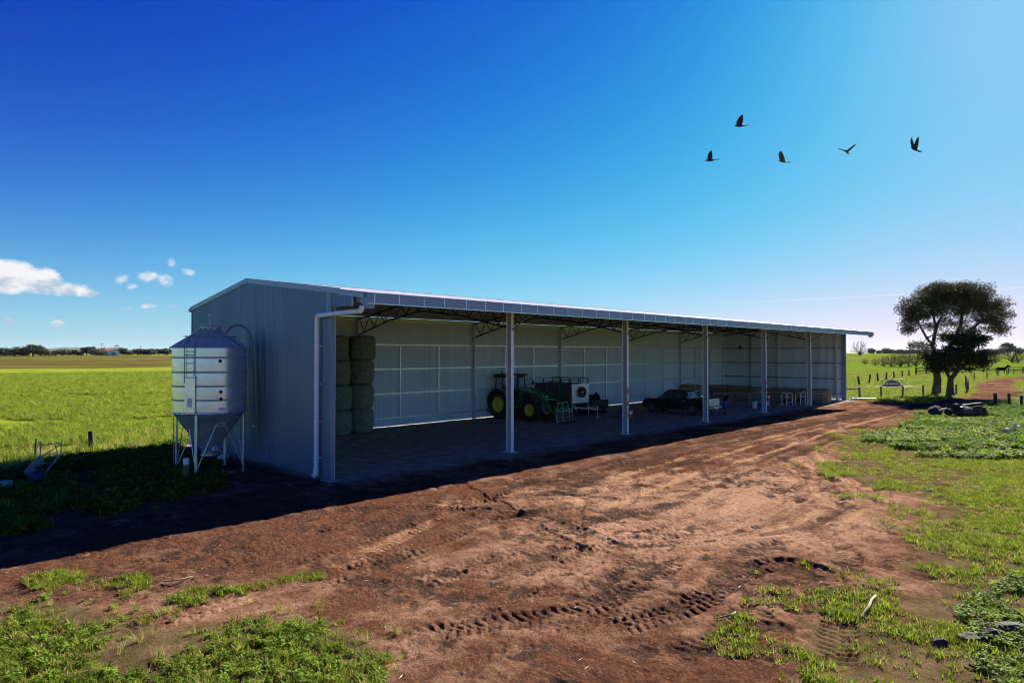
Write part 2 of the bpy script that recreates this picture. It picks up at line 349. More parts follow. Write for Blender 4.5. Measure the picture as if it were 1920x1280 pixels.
gx = (CAM[0] + RAD[:, None] * np.cos(ANG)[None]).ravel(); gy = (CAM[1] + RAD[:, None] * np.sin(ANG)[None]).ravel()
gh = gz(gx, gy)
near = np.hypot(gx - CAM[0], gy - CAM[1]) < 195
def yard_value(x, y):
    """>0 on bare dirt, <0 in grass; ragged edge, raggeder on the open right-hand side"""
    s = poly_sd(x, y, YARD)
    right = sstep(-4, 2, x) * sstep(-7.5, -10, y)
    n = (fbm(x / 2.6, y / 2.6, 21, 4) - .5) * (1.6 + 3.6 * right) + (fbm(x / .5, y / .5, 22, 3) - .5) * (.7 + .8 * right)
    s = np.maximum(s, 2.0 - line_d(x, y, TRACK))
    return s + n
dirt = np.zeros(gx.shape); damp_shade = np.zeros(gx.shape); micro = np.zeros(gx.shape); tone = np.zeros(gx.shape)
X, Y = gx[near], gy[near]
yv = yard_value(X, Y); dm = sstep(-.18, .22, yv); dirt[near] = dm
inside = (X > -.05) & (X < SHED_L + .1) & (Y > -.6) & (Y < SHED_D + .1)
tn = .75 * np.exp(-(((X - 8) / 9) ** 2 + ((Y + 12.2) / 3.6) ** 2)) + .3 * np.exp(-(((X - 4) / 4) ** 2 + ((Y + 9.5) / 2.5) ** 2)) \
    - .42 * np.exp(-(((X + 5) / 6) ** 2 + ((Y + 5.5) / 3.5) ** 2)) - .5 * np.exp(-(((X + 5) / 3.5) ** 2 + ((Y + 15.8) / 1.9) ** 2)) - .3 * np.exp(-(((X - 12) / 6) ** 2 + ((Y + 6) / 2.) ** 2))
dp = np.zeros(X.shape); mz = np.zeros(X.shape)
clod = fbm(X / .30, Y / .30, 31, 4, .65) - .5; lump = fbm(X / 1.3, Y / 1.3, 41, 3) - .5
ruf = .45 + .7 * sstep(.42, .6, fbm(X / 2.2, Y / 2.2, 44, 3)) + .5 * np.exp(-(((X + 4.5) / 4) ** 2 + ((Y + 15) / 2.4) ** 2))
mz += dm * (clod * .085 * ruf + lump * .08)
dp += dm * 1.3 * np.clip(ruf - .55, 0, 1) * sstep(.04, -.14, clod) * 1.1  # hollows between clods coloured darker on rough ground
for (P, w, dep, lug, wet) in TRACKS:
    Q = catmull(P, .1); lo = Q.min(0) - 1; hi = Q.max(0) + 1
    idx = np.nonzero((X > lo[0]) & (X < hi[0]) & (Y > lo[1]) & (Y < hi[1]))[0]
    if not len(idx): continue
    w_ = w
    T = np.gradient(Q, axis=0); T /= np.linalg.norm(T, axis=1)[:, None]; S = np.concatenate([[0], np.cumsum(np.linalg.norm(np.diff(Q, axis=0), axis=1))])
    for c in np.array_split(idx, max(1, len(idx) * len(Q) // 6000000 + 1)):
        d2 = (X[c][:, None] - Q[None, :, 0]) ** 2 + (Y[c][:, None] - Q[None, :, 1]) ** 2
        k = d2.argmin(1); dx = X[c] - Q[k, 0]; dy = Y[c] - Q[k, 1]
        lat = -dx * T[k, 1] + dy * T[k, 0]; s = S[k] + dx * T[k, 0] + dy * T[k, 1]
        dist = np.sqrt(d2[np.arange(len(c)), k]); ins = sstep(w + .05, w - .05, dist)
        fade = sstep(.14, .44, fbm(s / 1.9 + 7 * wet, lat * .5 + w * 40, 51, 3)) * sstep(0, .5, s + .3) * sstep(S[-1] + .3, S[-1] - .5, s)
        ph = s / .18 + np.abs(lat) / w * .62 + (lat > 0) * .5
        wave = sstep(-.8, -.2, np.sin(2 * np.pi * ph))
        rim = np.exp(-((dist - w - .06) / .06) ** 2)
        mz[c] += fade * (-dep * ins + rim * dep * .3 + lug * .8 * ins * (wave - .6) * (1 + 1.1 * clod[c]) * sstep(.18, .46, fbm(X[c] / .55, Y[c] / .55, 63, 3)))
        dp[c] += fade * wet * (ins * np.where(lug > .012, .3 + .7 * (1 - wave), .85) + rim * .25) * (.6 + .8 * (fbm(X[c] / .8, Y[c] / .8, 61, 2)))  # damp soil tone, plus shade of the lug grooves put into the colour
mz[inside] *= .45; micro[near] = mz; damp_shade[near] = np.clip(dp, -1, 1.4); tone[near] = tn
gh = gh + micro
# class of every face: 0 ground, 1 dirt yard, 2 dirt track, 3 shed floor, 4 crop field, 5 stubble band
v_in = np.zeros(gx.shape); v_in[near] = inside
floorv = np.zeros(gx.shape); floorv[near] = sstep(-1.9, .1, Y + 1.3 * (fbm(X / 1.6, Y / 1.6, 75, 4) - .5)) * sstep(-.6, .6, X + .8 * (fbm(X / 1.1, Y / 1.1, 76, 3) - .5)) * (X < SHED_L + 1) * (Y < SHED_D + 1)
dcam = np.hypot(gx - CAM[0], gy - CAM[1]); azv = np.degrees(np.arctan2(gy - CAM[1], gx - CAM[0]))
field_edge = 11.9 + .27 * (gx + 4) + .6 * (fbm(gx / 2.2, gy / 2.2, 71, 3) - .5)
field_edge = np.where(gx > 0, 13.6, np.where(gx < -5.4, 11.5 + 1.17 * (gx + 5.4) + .6 * (fbm(gx / 2.2, gy / 2.2, 71, 3) - .5), field_edge))
field = sstep(-.5, .5, gy - field_edge) * sstep(52, 60, azv + 4 * (fbm(gx / 30, gy / 30, 72, 2) - .5)) * sstep(118, 112, azv)
band = field * sstep(225, 240, dcam + 14 * (fbm(azv / 3, dcam / 300, 73, 3) - .5)) * sstep(640, 600, dcam)
j = np.arange(NA); jj = (j + 1) % NA
F = np.stack([(np.arange(NR - 1)[:, None] * NA + j[None]), (np.arange(NR - 1)[:, None] * NA + jj[None]), (np.arange(1, NR)[:, None] * NA + jj[None]), (np.arange(1, NR)[:, None] * NA + j[None])], -1).reshape(-1, 4)
tdist = line_d(gx, gy, TRACK)
vclass = np.where(v_in > 0, 3, np.where(band > .5, 5, np.where(field > .5, 4, np.where(dirt > .5, np.where((gx > 56.5) & (tdist < 4), 2, 1), 0))))
fclass = vclass[F[:, 0]]

GM = bpy.data.materials.new('farm_ground'); GM.use_nodes = True; t = GM.node_tree; N = t.nodes; pb = N['Principled BSDF']; pb.inputs['Roughness'].default_value = .95; pb.inputs['Specular IOR Level'].default_value = 0.0
def nd(tp, **k):
    n = N.new(tp)
    for a, b in k.items(): setattr(n, a, b)
    return n
def attr(nm): return nd('ShaderNodeAttribute', attribute_name=nm).outputs['Fac']
def noise(sc, det=5, rough=.6, vec=None):
    n = nd('ShaderNodeTexNoise'); n.inputs['Scale'].default_value = sc; n.inputs['Detail'].default_value = det; n.inputs['Roughness'].default_value = rough
    t.links.new(vec or gpos, n.inputs['Vector']); return n.outputs[0]
def rng_(v, a, b, c=0, d=1):
    n = nd('ShaderNodeMapRange', interpolation_type='SMOOTHSTEP'); t.links.new(v, n.inputs[0])
    for i, q in enumerate((a, b, c, d)): n.inputs[i + 1].default_value = q
    return n.outputs[0]
def mth(op, a, b):
    n = nd('ShaderNodeMath', operation=op)
    for i, q in enumerate((a, b)):
        if isinstance(q, (int, float)): n.inputs[i].default_value = q
        else: t.links.new(q, n.inputs[i])
    return n.outputs[0]
def mixc_(f, a, b, blend='MIX'):
    n = nd('ShaderNodeMix', data_type='RGBA', blend_type=blend)
    if isinstance(f, (int, float)): n.inputs['Factor'].default_value = f
    else: t.links.new(f, n.inputs['Factor'])
    for k, q in (('A', a), ('B', b)):
        if isinstance(q, tuple): n.inputs[k].default_value = (*q, 1)
        else: t.links.new(q, n.inputs[k])
    return n.outputs['Result']
gpos = nd('ShaderNodeTexCoord').outputs['Object']
st = nd('ShaderNodeVectorMath', operation='MULTIPLY'); st.inputs[1].default_value = (1, 1, 1); t.links.new(gpos, st.inputs[0])
n_big = noise(.35, 4); n_mid = noise(1.7, 6, .65); n_fine = noise(9, 6, .7); n_grit = noise(46, 4, .7); n_peb = noise(21, 5, .75)
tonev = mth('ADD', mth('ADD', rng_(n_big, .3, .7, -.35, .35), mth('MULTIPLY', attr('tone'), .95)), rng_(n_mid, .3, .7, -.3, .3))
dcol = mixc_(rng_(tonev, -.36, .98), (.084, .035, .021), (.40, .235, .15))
dcol = mixc_(mth('MULTIPLY', rng_(n_fine, .38, .68), .45), dcol, (.20, .10, .055))
wetf = mth('ADD', attr('damp_shade'), rng_(n_fine, .3, .7, -.22, .22))
dcol = mixc_(rng_(wetf, .12, .95, 0, .85), dcol, (.05, .031, .023))
dcol = mixc_(rng_(wetf, -.15, -.6, 0, .6), dcol, (.45, .265, .15))
dcol = mixc_(rng_(n_peb, .52, .66, 0, .6), dcol, (.055, .03, .022)); dcol = mixc_(rng_(n_peb, .44, .34, 0, .35), dcol, (.44, .28, .19)); dcol = mixc_(rng_(n_grit, .56, .72, 0, .4), dcol, (.05, .03, .022))
floorc = mixc_(rng_(n_mid, .35, .65), (.24, .22, .205), (.40, .37, .34)); floorc = mixc_(rng_(n_grit, .55, .75, 0, .5), floorc, (.55, .52, .48))
dcol = mixc_(attr('floor'), dcol, floorc)
gfar = mixc_(rng_(n_mid, .3, .7), (.075, .135, .012), (.135, .19, .018)); gfar = mixc_(rng_(n_big, .35, .7, 0, .6), gfar, (.165, .205, .025)); gfar = mixc_(rng_(n_fine, .5, .75, 0, .55), gfar, (.05, .075, .012))
gnear = mixc_(rng_(n_mid, .35, .65), (.085, .055, .03), (.17, .11, .062)); gnear = mixc_(rng_(n_fine, .45, .7, 0, .75), gnear, (.055, .075, .014))
gcol = mixc_(attr('away'), gnear, gfar)
strk = nd('ShaderNodeVectorMath', operation='MULTIPLY'); strk.inputs[1].default_value = (.05, .16, 1); t.links.new(gpos, strk.inputs[0])
n_str = noise(1.2, 5, .6, strk.outputs[0])
fcol = mixc_(rng_(n_str, .35, .62), (.13, .185, .015), (.24, .28, .03)); fcol = mixc_(rng_(n_mid, .5, .75, 0, .5), fcol, (.10, .14, .015))
gcol = mixc_(attr('field'), gcol, fcol)
bcol = mixc_(rng_(n_str, .4, .6), (.085, .047, .024), (.10, .115, .02)); gcol = mixc_(attr('band'), gcol, bcol)
n_far = noise(.012, 3, .55); gcol = mixc_(mth('MULTIPLY', rng_(n_far, .48, .6), attr('far')), gcol, (.13, .12, .035))
edge = mth('ADD', attr('dirt'), rng_(n_fine, .3, .7, -.45, .45))
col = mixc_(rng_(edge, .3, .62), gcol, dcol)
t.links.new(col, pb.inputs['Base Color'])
bmp = nd('ShaderNodeBump'); bmp.inputs['Strength'].default_value = 1.0; bmp.inputs['Distance'].default_value = .10
t.links.new(mth('ADD', mth('ADD', mth('MULTIPLY', n_fine, .7), mth('MULTIPLY', n_peb, .4)), mth('MULTIPLY', n_grit, .16)), bmp.inputs['Height']); t.links.new(bmp.outputs[0], pb.inputs['Normal'])
farv = sstep(150, 400, dcam)
def ground_piece(name, k, label=None):
    f = F[fclass == k]
    if k == 0:   # fan under the camera
        pass
    used, inv = np.unique(f, return_inverse=True); f2 = inv.reshape(-1, 4).astype(np.int32)
    me = bpy.data.meshes.new(name); me.vertices.add(len(used)); me.vertices.foreach_set('co', np.stack([gx[used], gy[used], gh[used]], -1).astype(np.float32).ravel())
    me.loops.add(f2.size); me.loops.foreach_set('vertex_index', f2.ravel()); me.polygons.add(len(f2))
    me.polygons.foreach_set('loop_start', np.arange(0, f2.size, 4, dtype=np.int32)); me.polygons.foreach_set('loop_total', np.full(len(f2), 4, np.int32))
    me.polygons.foreach_set('use_smooth', np.ones(len(f2), bool)); me.materials.append(GM)
    for an, arr in (('dirt', dirt), ('damp_shade', damp_shade), ('tone', tone), ('floor', floorv), ('field', field), ('band', band), ('far', farv), ('away', sstep(42, 75, dcam))):
        at = me.attributes.new(an, 'FLOAT', 'POINT'); at.data.foreach_set('value', arr[used].astype(np.float32))
    me.update(); me.validate()
    o = bpy.data.objects.new(name, me); C.objects.link(o); o['kind'] = 'structure'
    return o
ground_piece('ground', 0); ground_piece('dirt_yard', 1); ground_piece('dirt_track', 2); ground_piece('shed_floor', 3); ground_piece('crop_field', 4); ground_piece('stubble_field', 5)

# far blue hills
def hill(name, az, dist, length, height, seed):
    n = 60; mb = MB(); vs = []
    for i in range(n + 1):
        u = i / n; env = math.sin(math.pi * u) ** .8
        hh = height * env * (.55 + .9 * float(fbm(np.array([u * 5.0]), np.array([seed * 3.1]), seed, 3)[0]))
        for k, (off, fr) in enumerate(((-350, -.15), (-150, .6), (0, 1), (200, .6), (500, -.15))):
            lx = (u - .5) * length
            vs.append((lx, off, hh * fr))
    fs = [(i * 5 + k, (i + 1) * 5 + k, (i + 1) * 5 + k + 1, i * 5 + k + 1) for i in range(n) for k in range(4)]
    mb.add(vs, fs)
    a = R(az); o = mb.build(name, HILLM, None, (CAM[0] + dist * math.cos(a), CAM[1] + dist * math.sin(a), 3), (0, 0, a - math.pi / 2), smooth=True)
    o['kind'] = 'structure'; return o
HILLM = mat('hill_scrub', (.06, .085, .035), .95, var=.4, nscale=.01)
hill('hill', 76.9, 7600, 900, 52, 2); hill('hill', 75.2, 7800, 850, 55, 5); hill('hill', 73, 8300, 5200, 30, 7); hill('hill', 79, 8300, 3800, 28, 9)
hill('hill', 12, 7500, 3600, 34, 11); hill('hill', 20, 7900, 3200, 32, 13); hill('hill', 84, 8000, 4000, 38, 15); hill('hill', 3, 7800, 3600, 36, 17)
# ------------------------------------------------------------------ the shed
EAVE_Y, EAVE_Z, RIDGE_Y, RIDGE_Z, BACK_Z = -2.29, 6.32, 6.30, 7.39, 6.50
def roofz(y):
    return EAVE_Z + (y - EAVE_Y) * (RIDGE_Z - EAVE_Z) / (RIDGE_Y - EAVE_Y) if y < RIDGE_Y else RIDGE_Z + (y - RIDGE_Y) * (BACK_Z - RIDGE_Z) / (SHED_D - RIDGE_Y)
shed = thing('farm_shed', 'long open-fronted steel farm shed with blue-grey corrugated end wall', 'shed')
PITCH = .1015
def wall_sheet(name, u0, u1, zlo, zhi, place, mats, thick=.004, amp=.02):
    """corrugated sheet from u0 to u1; zlo/zhi functions of u; place(u, depth, z) -> point; depth grows towards the outside"""
    mb = MB(); us = []; u = u0
    n = max(4, int(round((u1 - u0) / (PITCH / 6))))
    us = [u0 + (u1 - u0) * i / n for i in range(n + 1)]
    k = n + 1
    for side, dd in ((0, thick / 2), (1, -thick / 2)):
        vs = []
        for u in us:
            d = amp * math.tanh(1.5 * math.cos(2 * math.pi * u / PITCH)) + dd
            vs.append(place(u, d, zlo(u))); vs.append(place(u, d, zhi(u)))
        mb.add(vs, [(2 * i, 2 * i + 2, 2 * i + 3, 2 * i + 1) for i in range(n)], side)
    me = bpy.data.meshes.new(name); me.from_pydata(mb.v, [], mb.f)
    for m in mats: me.materials.append(m)
    me.polygons.foreach_set('material_index', mb.m); me.polygons.foreach_set('use_smooth', [True] * len(mb.f))
    return obj(name, me, shed)
COVER = .762
# near end wall (faces -X); sheets from the back corner to the front corner, then the short infill under the canopy
nsh = 16; wd = SHED_D / nsh
for i in range(nsh):
    off = .003 * (i % 2)
    wall_sheet('wall_sheet', i * wd - .012, (i + 1) * wd + .012, lambda u: .06, lambda u: roofz(min(max(u, -2), SHED_D)) - .05, lambda u, d, z, off=off: (-d - off, u, z), (WALL, INNER))
for i, (a, b) in enumerate(((-.78, .0), (-1.5, -.76))):
    wall_sheet('wall_sheet', a, b, lambda u: 5.93, lambda u: roofz(u) - .05, lambda u, d, z, i=i: (-d - .003 * (i + 1), u, z), (WALL, INNER))
for i in range(nsh):   # far end wall (faces +X)
    off = .003 * (i % 2)
    wall_sheet('wall_sheet', i * wd - .012, (i + 1) * wd + .012, lambda u: .12, lambda u: roofz(min(max(u, -2), SHED_D)) - .05, lambda u, d, z, off=off: (SHED_L + d + off, u, z), (WALL, INNER))
nb = 71; bw = SHED_L / nb
proto = wall_sheet('wall_sheet', -.012, bw + .012, lambda u: .055, lambda u: BACK_Z - .06, lambda u, d, z: (u, d, z), (WALL, INNER)); proto.location = (0, SHED_D, 0)
for i in range(1, nb):
    o = proto.copy(); C.objects.link(o); o.location = (i * bw, SHED_D + .003 * (i % 2), 0)
# roof sheets
def roof_sheet(y0, z0, y1, z1):
    n = 40; vs = []; w = (SHED_L + .62) / 72
    nx, nz = (z0 - z1), (y1 - y0); l = math.hypot(nx, nz); nx /= l; nz /= l
    if nz < 0: nx, nz = -nx, -nz
    for side in (.003, -.003):
        for i in range(n + 1):
            u = -.012 + (w + .024) * i / n; d = .009 * math.cos(2 * math.pi * u / (w / 10)) + side
            vs.append((u, y0 + nx * d, z0 + nz * d)); vs.append((u, y1 + nx * d, z1 + nz * d))
    fs = []
    for s in range(2): fs += [(s * 2 * (n + 1) + 2 * i, s * 2 * (n + 1) + 2 * i + 2, s * 2 * (n + 1) + 2 * i + 3, s * 2 * (n + 1) + 2 * i + 1) for i in range(n)]
    me = bpy.data.meshes.new('roof_sheet'); me.from_pydata(vs, [], fs); me.materials.append(ROOF); me.polygons.foreach_set('use_smooth', [True] * len(fs))
    for i in range(72):
        o = obj('roof_sheet', me, shed, (-.02 + i * w, 0, .002 * (i % 2)))
roof_sheet(EAVE_Y - .05, EAVE_Z - .006, RIDGE_Y, RIDGE_Z)
roof_sheet(RIDGE_Y, RIDGE_Z, SHED_D + .12, BACK_Z - .018)
mb = MB(); mb.beam((-.05, RIDGE_Y - .12, RIDGE_Z + .012), (SHED_L + .6, RIDGE_Y - .12, RIDGE_Z + .012), .26, .008, up=(0, -.124, 1)); mb.beam((-.05, RIDGE_Y + .12, RIDGE_Z + .01), (SHED_L + .6, RIDGE_Y + .12, RIDGE_Z + .01), .26, .008, up=(0, .153, 1))
mb.build('ridge_cap', ROOF, shed)
for y0, y1, nm in ((-.75, RIDGE_Y, 'barge_cap'), (RIDGE_Y, SHED_D + .1, 'barge_cap')):
    for x in (-.045, SHED_L + .05 + .0):
        mb = MB(); mb.beam((x, y0, roofz(y0) - .05), (x, y1, roofz(y1) - .05), .028, .2); mb.beam((x + (.07 if x < 0 else -.07), y0, roofz(y0) + .035), (x + (.07 if x < 0 else -.07), y1, roofz(y1) + .035), .16, .012)
        mb.build(nm, TRIM, shed)
# canopy end flashing
mb = MB(); mb.beam((-.05, -.7, roofz(-.7) - .1), (-.05, -2.2, roofz(-2.2) - .1), .03, .17); mb.box((-.045, -1.56, 5.9), (-.02, -1.47, 6.3)); mb.build('canopy_flashing', TRIM, shed)
# box gutter along the front with straps, lip and end caps
mb = MB(); y = EAVE_Y - .02
mb.box((0, y - .03, 5.985), (SHED_L + .6, y, 6.305)); mb.build('front_gutter', GUTTER, shed)
mb = MB(); mb.box((.05, y + .0, 5.985), (SHED_L + .55, y + .3, 6.0)); mb.box((.05, y + .3, 5.985), (SHED_L + .55, y + .315, 6.25)); mb.build('gutter_tray', GUTTER, shed)
mb = MB(); mb.box((0, y - .042, 5.95), (SHED_L + .6, y + .02, 5.982)); mb.build('gutter_lip', GALV, shed)  # paler steel than the gutter, so the lit lip is in the colour
for x in (-.012, SHED_L + .6):
    mb = MB(); mb.box((x, y - .03, 5.96), (x + .012, y + .34, 6.3)); mb.build('gutter_end_cap', GUTTER, shed)
st_me = None
for i in range(55):
    if st_me is None:
        mb = MB(); mb.box((-.017, y - .04, 5.985), (.017, y - .031, 6.30)); st_me = mb.mesh('gutter_strap', GALV)
    obj('gutter_strap', st_me, shed, (.28 + i * .995 + random.uniform(-.06, .06), 0, 0))
mb = MB(); mb.box((SHED_L + .15, y + .05, 5.83), (SHED_L + .52, y + .3, 5.97)); mb.build('rainwater_head', DGALV, shed)
mb = MB(); mb.box((.02, y + .03, 5.80), (.30, y + .3, 5.96)); mb.build('rainwater_head', GUTTER, shed)
# back gutter
mb = MB(); mb.prism([(SHED_D + .03, 6.3), (SHED_D + .17, 6.3), (SHED_D + .2, 6.46), (SHED_D + .03, 6.46)], -.1, SHED_L + .1, 'x'); mb.build('back_gutter', TRIM, shed)
# corner posts and flashings of the end wall
mb = MB(); mb.box((-.02, -.15, .0), (.15, .15, 6.45)); mb.build('corner_post', WALL, shed)
mb = MB(); mb.box((.152, -.158, .0), (.168, -.09, 6.2)); mb.build('post_edge_strip', WHITE, shed)  # narrow white strip along the post edge
mb = MB(); mb.box((-.035, SHED_D - .08, .05), (.02, SHED_D + .03, 6.42)); mb.build('corner_flashing', TRIM, shed)
mb = MB(); mb.box((SHED_L - .15, -.14, .0), (SHED_L + .05, .2, 6.45)); mb.build('corner_post', TRIM, shed)
mb = MB(); mb.box((SHED_L + .02, SHED_D - .08, .05), (SHED_L + .07, SHED_D + .03, 6.42)); mb.build('corner_flashing', TRIM, shed)
for x in (.08, SHED_L - .05):
    mb = MB(); mb.box((x - .22, -.3, -.02), (x + .25, .28, .025)); mb.build('base_plate', CONC, shed)
# H-section columns
def h_col(d, w, h, tf=.014, tw=.01):
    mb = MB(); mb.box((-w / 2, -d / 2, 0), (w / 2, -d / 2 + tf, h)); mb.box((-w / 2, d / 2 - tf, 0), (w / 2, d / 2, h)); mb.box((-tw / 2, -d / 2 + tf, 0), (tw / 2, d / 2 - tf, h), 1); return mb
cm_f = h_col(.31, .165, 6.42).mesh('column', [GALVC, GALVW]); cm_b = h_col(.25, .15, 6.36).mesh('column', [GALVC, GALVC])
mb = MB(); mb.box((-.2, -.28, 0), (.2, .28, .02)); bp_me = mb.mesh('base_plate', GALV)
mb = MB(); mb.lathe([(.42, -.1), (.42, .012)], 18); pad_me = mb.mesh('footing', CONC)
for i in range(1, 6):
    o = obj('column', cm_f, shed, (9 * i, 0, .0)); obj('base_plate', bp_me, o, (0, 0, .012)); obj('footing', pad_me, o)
for i in range(0, 7):
    obj('column', cm_b, shed, (9 * i + (.1 if i == 0 else -.1 if i == 6 else 0), SHED_D - .17, 0))
for yy in (6.06, .62):
    o = obj('column', cm_b, shed, (SHED_L - .16, yy, 0), (0, 0, R(90)))
# girts and mullions
GH = (.53, 1.97, 3.42, 4.86)
for z in GH:
    for b in range(6):
        mb = MB(); mb.box((9 * b + .1, SHED_D - .12, z - .045), (9 * b + 8.9, SHED_D - .025, z - .035)); mb.box((9 * b + .1, SHED_D - .125, z - .035), (9 * b + 8.9, SHED_D - .115, z + .045)); mb.build('girt', GALV, shed)
    mb = MB(); mb.box((SHED_L - .115, .2, z - .05), (SHED_L - .025, SHED_D - .15, z + .05)); mb.build('girt', DGALV, shed)  # far-wall girts take darker steel to carry their backlit shade
    mb = MB(); mb.box((.025, .2, z - .05), (.115, SHED_D - .15, z + .05)); mb.build('girt', GALV, shed)
mu = MB().box((-.04, -.08, .53), (.04, -.02, 4.8)).mesh('mullion', GALV)
for b in range(6):
    for k in (1, 2): obj('mullion', mu, shed, (9 * b + 3 * k, SHED_D - .04, 0))
muf = MB().box((-.09, -.04, .1), (-.02, .04, 6.5)).mesh('mullion', DGALV)  # far-wall mullions in the same darker steel, backlit shade in the colour
for yy in (9.05, 3.1): obj('mullion', muf, shed, (SHED_L - .03, yy, 0))
for b in range(6):
    mb = MB(); mb.box((9 * b + .08, SHED_D - .16, 6.2), (9 * b + 8.92, SHED_D - .03, 6.42)); mb.build('eave_beam', GALV, shed)
# thin diagonal wall bracing in the fifth bay
for a, b in (((45.1, .6), (53.8, 6.1)), ((53.8, .6), (45.1, 6.1)), ((36.1, .6), (44.8, 6.1))):
    mb = MB(); mb.tube([(a[0], SHED_D - .2, a[1]), (b[0], SHED_D - .2, b[1])], .006, 4); mb.build('brace_rod', DGALV, shed)
# purlins
PUR = [-1.7, -.75, .2, 1.2, 2.2, 3.2, 4.2, 5.2, 6.1, 7.0, 8.0, 9.0, 10.0, 11.0]
for yy in PUR:
    mb = MB(); mb.box((.05, yy - .03, roofz(yy) - .19), (SHED_L + .5, yy + .03, roofz(yy) - .022)); mb.build('purlin', DGALV, shed)
# open-web trusses with cantilevered outriggers
tm = None
for i in range(1, 6):
    if tm is None:
        tm = MB()
        top = lambda y: roofz(y) - .25
        def bot(y):
            yf = min(y, SHED_D - y)
            return roofz(y) - .25 - (.62 - .0 * yf) - .28 * max(0, 1 - yf / 3.0)
        tm.beam((0, .1, top(.1)), (0, RIDGE_Y, top(RIDGE_Y)), .06, .08); tm.beam((0, RIDGE_Y, top(RIDGE_Y)), (0, SHED_D - .25, top(SHED_D - .25)), .06, .08)
        ys = [.25 + (SHED_D - .55) * k / 24 for k in range(25)]
        for a, b in zip(ys[:-1], ys[1:]): tm.beam((0, a, bot(a)), (0, b, bot(b)), .06, .07)
        for k, (a, b) in enumerate(zip(ys[:-1], ys[1:])):
            tm.beam((0, a, bot(a) if k % 2 else top(a)), (0, b, top(b) if k % 2 else bot(b)), .035, .035)
        tme = tm.mesh('roof_truss', STEELBLK)
        mo = MB(); mo.beam((0, .1, top(.1) - .05), (0, -2.0, 6.08), .08, .2); mo.beam((0, -.16, 5.4), (0, -1.2, 6.0), .05, .05); ome = mo.mesh('outrigger', DGALV)
    obj('roof_truss', tme, shed, (9 * i, 0, 0)); obj('outrigger', ome, shed, (9 * i, 0, 0))
for x in (.1, SHED_L - .08):
    mb = MB(); mb.beam((x, .1, roofz(.1) - .3), (x, RIDGE_Y, RIDGE_Z - .3), .08, .2); mb.beam((x, RIDGE_Y, RIDGE_Z - .3), (x, SHED_D - .2, BACK_Z - .3), .08, .2); mb.beam((x, .1, roofz(.1) - .3), (x, -2.0, 6.1), .08, .2); mb.build('end_rafter', DGALV, shed)
# small pale fly-brace cleats under the purlins
cl = MB().box((-.05, -.04, -.05), (.05, .04, .03)).mesh('cleat', WHITE)
for i in range(0, 6):
    for yy in (1.2, 4.2):
        obj('cleat', cl, shed, (9 * i + 4.4 + .5 * yy / 4, yy, roofz(yy) - .24))
# white downpipes with brackets
def downpipe(pts, r, brackets, bx):
    dp = MB(); dp.tube(pts, r, 14); o = dp.build('downpipe', PVC, shed, smooth=True)
    for z in brackets:
        mb = MB(); mb.lathe([(r + .012, z - .02), (r + .012, z + .02)], 14, at=(bx[0], bx[1], 0)); mb.box((bx[0], bx[1] - .16, z - .012), (bx[0] + .12, bx[1] - r, z + .012)); mb.build('pipe_bracket', PVC, o)
    mb = MB(); mb.tube([pts[-3], pts[-2], pts[-1]], r + .012, 14); mb.build('pipe_elbow', PVC, o, smooth=True)
    return o
def arc(c, a, b, r, n=6):
    """quarter bend at corner c from direction a to direction b"""
    c = Vector(c); a = Vector(a); b = Vector(b); out = []
    for k in range(n + 1):
        t = k / n * math.pi / 2; out.append(c - a * r + a * r * math.sin(t) + b * r * (1 - math.cos(t)))
    return out
px, py = -.19, .46
pts = [(px + .1, y + .16, 5.86)] + arc((px + .08, y + .16, 5.72), (0, 0, -1), (0, 1, 0), .1) + [(px, -.9, 5.70)] + arc((px, py, 5.66), (0, 1, 0), (0, 0, -1), .13) + [(px, py, 3), (px, py, .35), (px - .02, py, .18), (px - .12, py + .02, .10)]
downpipe(pts, .085, (.75, 2.0, 3.3, 4.6), (px, py))
mb = MB(); mb.tube([(SHED_L + .18, .5, 6.0), (SHED_L + .18, .5, .2), (SHED_L + .3, .45, .1)], .08, 12); o = mb.build('downpipe', PVC, shed, smooth=True)
# dark camera housing on the far wall
mb = MB(); mb.lathe([(.02, -.16), (.14, -.1), (.16, 0), (.12, .1), (.03, .14)], 14, at=(SHED_L - .25, 10.0, 4.95)); mb.box((SHED_L - .16, 9.97, 4.9), (SHED_L - .04, 10.03, 5.0)); mb.build('wall_fitting', STEELBLK, shed)
# fire extinguishers with their signs, fixed to two columns
def extinguisher(loc, label):
    t_ = thing('fire_extinguisher', label, 'extinguisher', loc, 0, 'fire extinguishers on the shed columns')
    mb = MB(); mb.lathe([(.06, 0), (.085, .02), (.085, .44), (.07, .5), (.03, .54)], 16); mb.build('cylinder', RED, t_, smooth=True)
    mb = MB(); mb.lathe([(.0865, .25), (.0865, .4)], 16); mb.build('sticker', WHITE, t_, smooth=True)
    mb = MB(); mb.lathe([(.028, .53), (.028, .6)], 10); mb.beam((0, 0, .6), (.12, -.02, .63), .03, .02); mb.build('valve', STEELBLK, t_)
    mb = MB(); mb.tube([(.03, -.02, .58), (.11, -.04, .5), (.11, -.04, .2), (.09, -.03, .12)], .014, 6); mb.build('hose', BLACK, t_, smooth=True)
    mb = MB(); mb.box((-.04, .075, .1), (.04, .11, .5)); mb.build('bracket', STEELBLK, t_)
    return t_
PINK = mat('sign_red_white', (.62, .05, .06), .5)
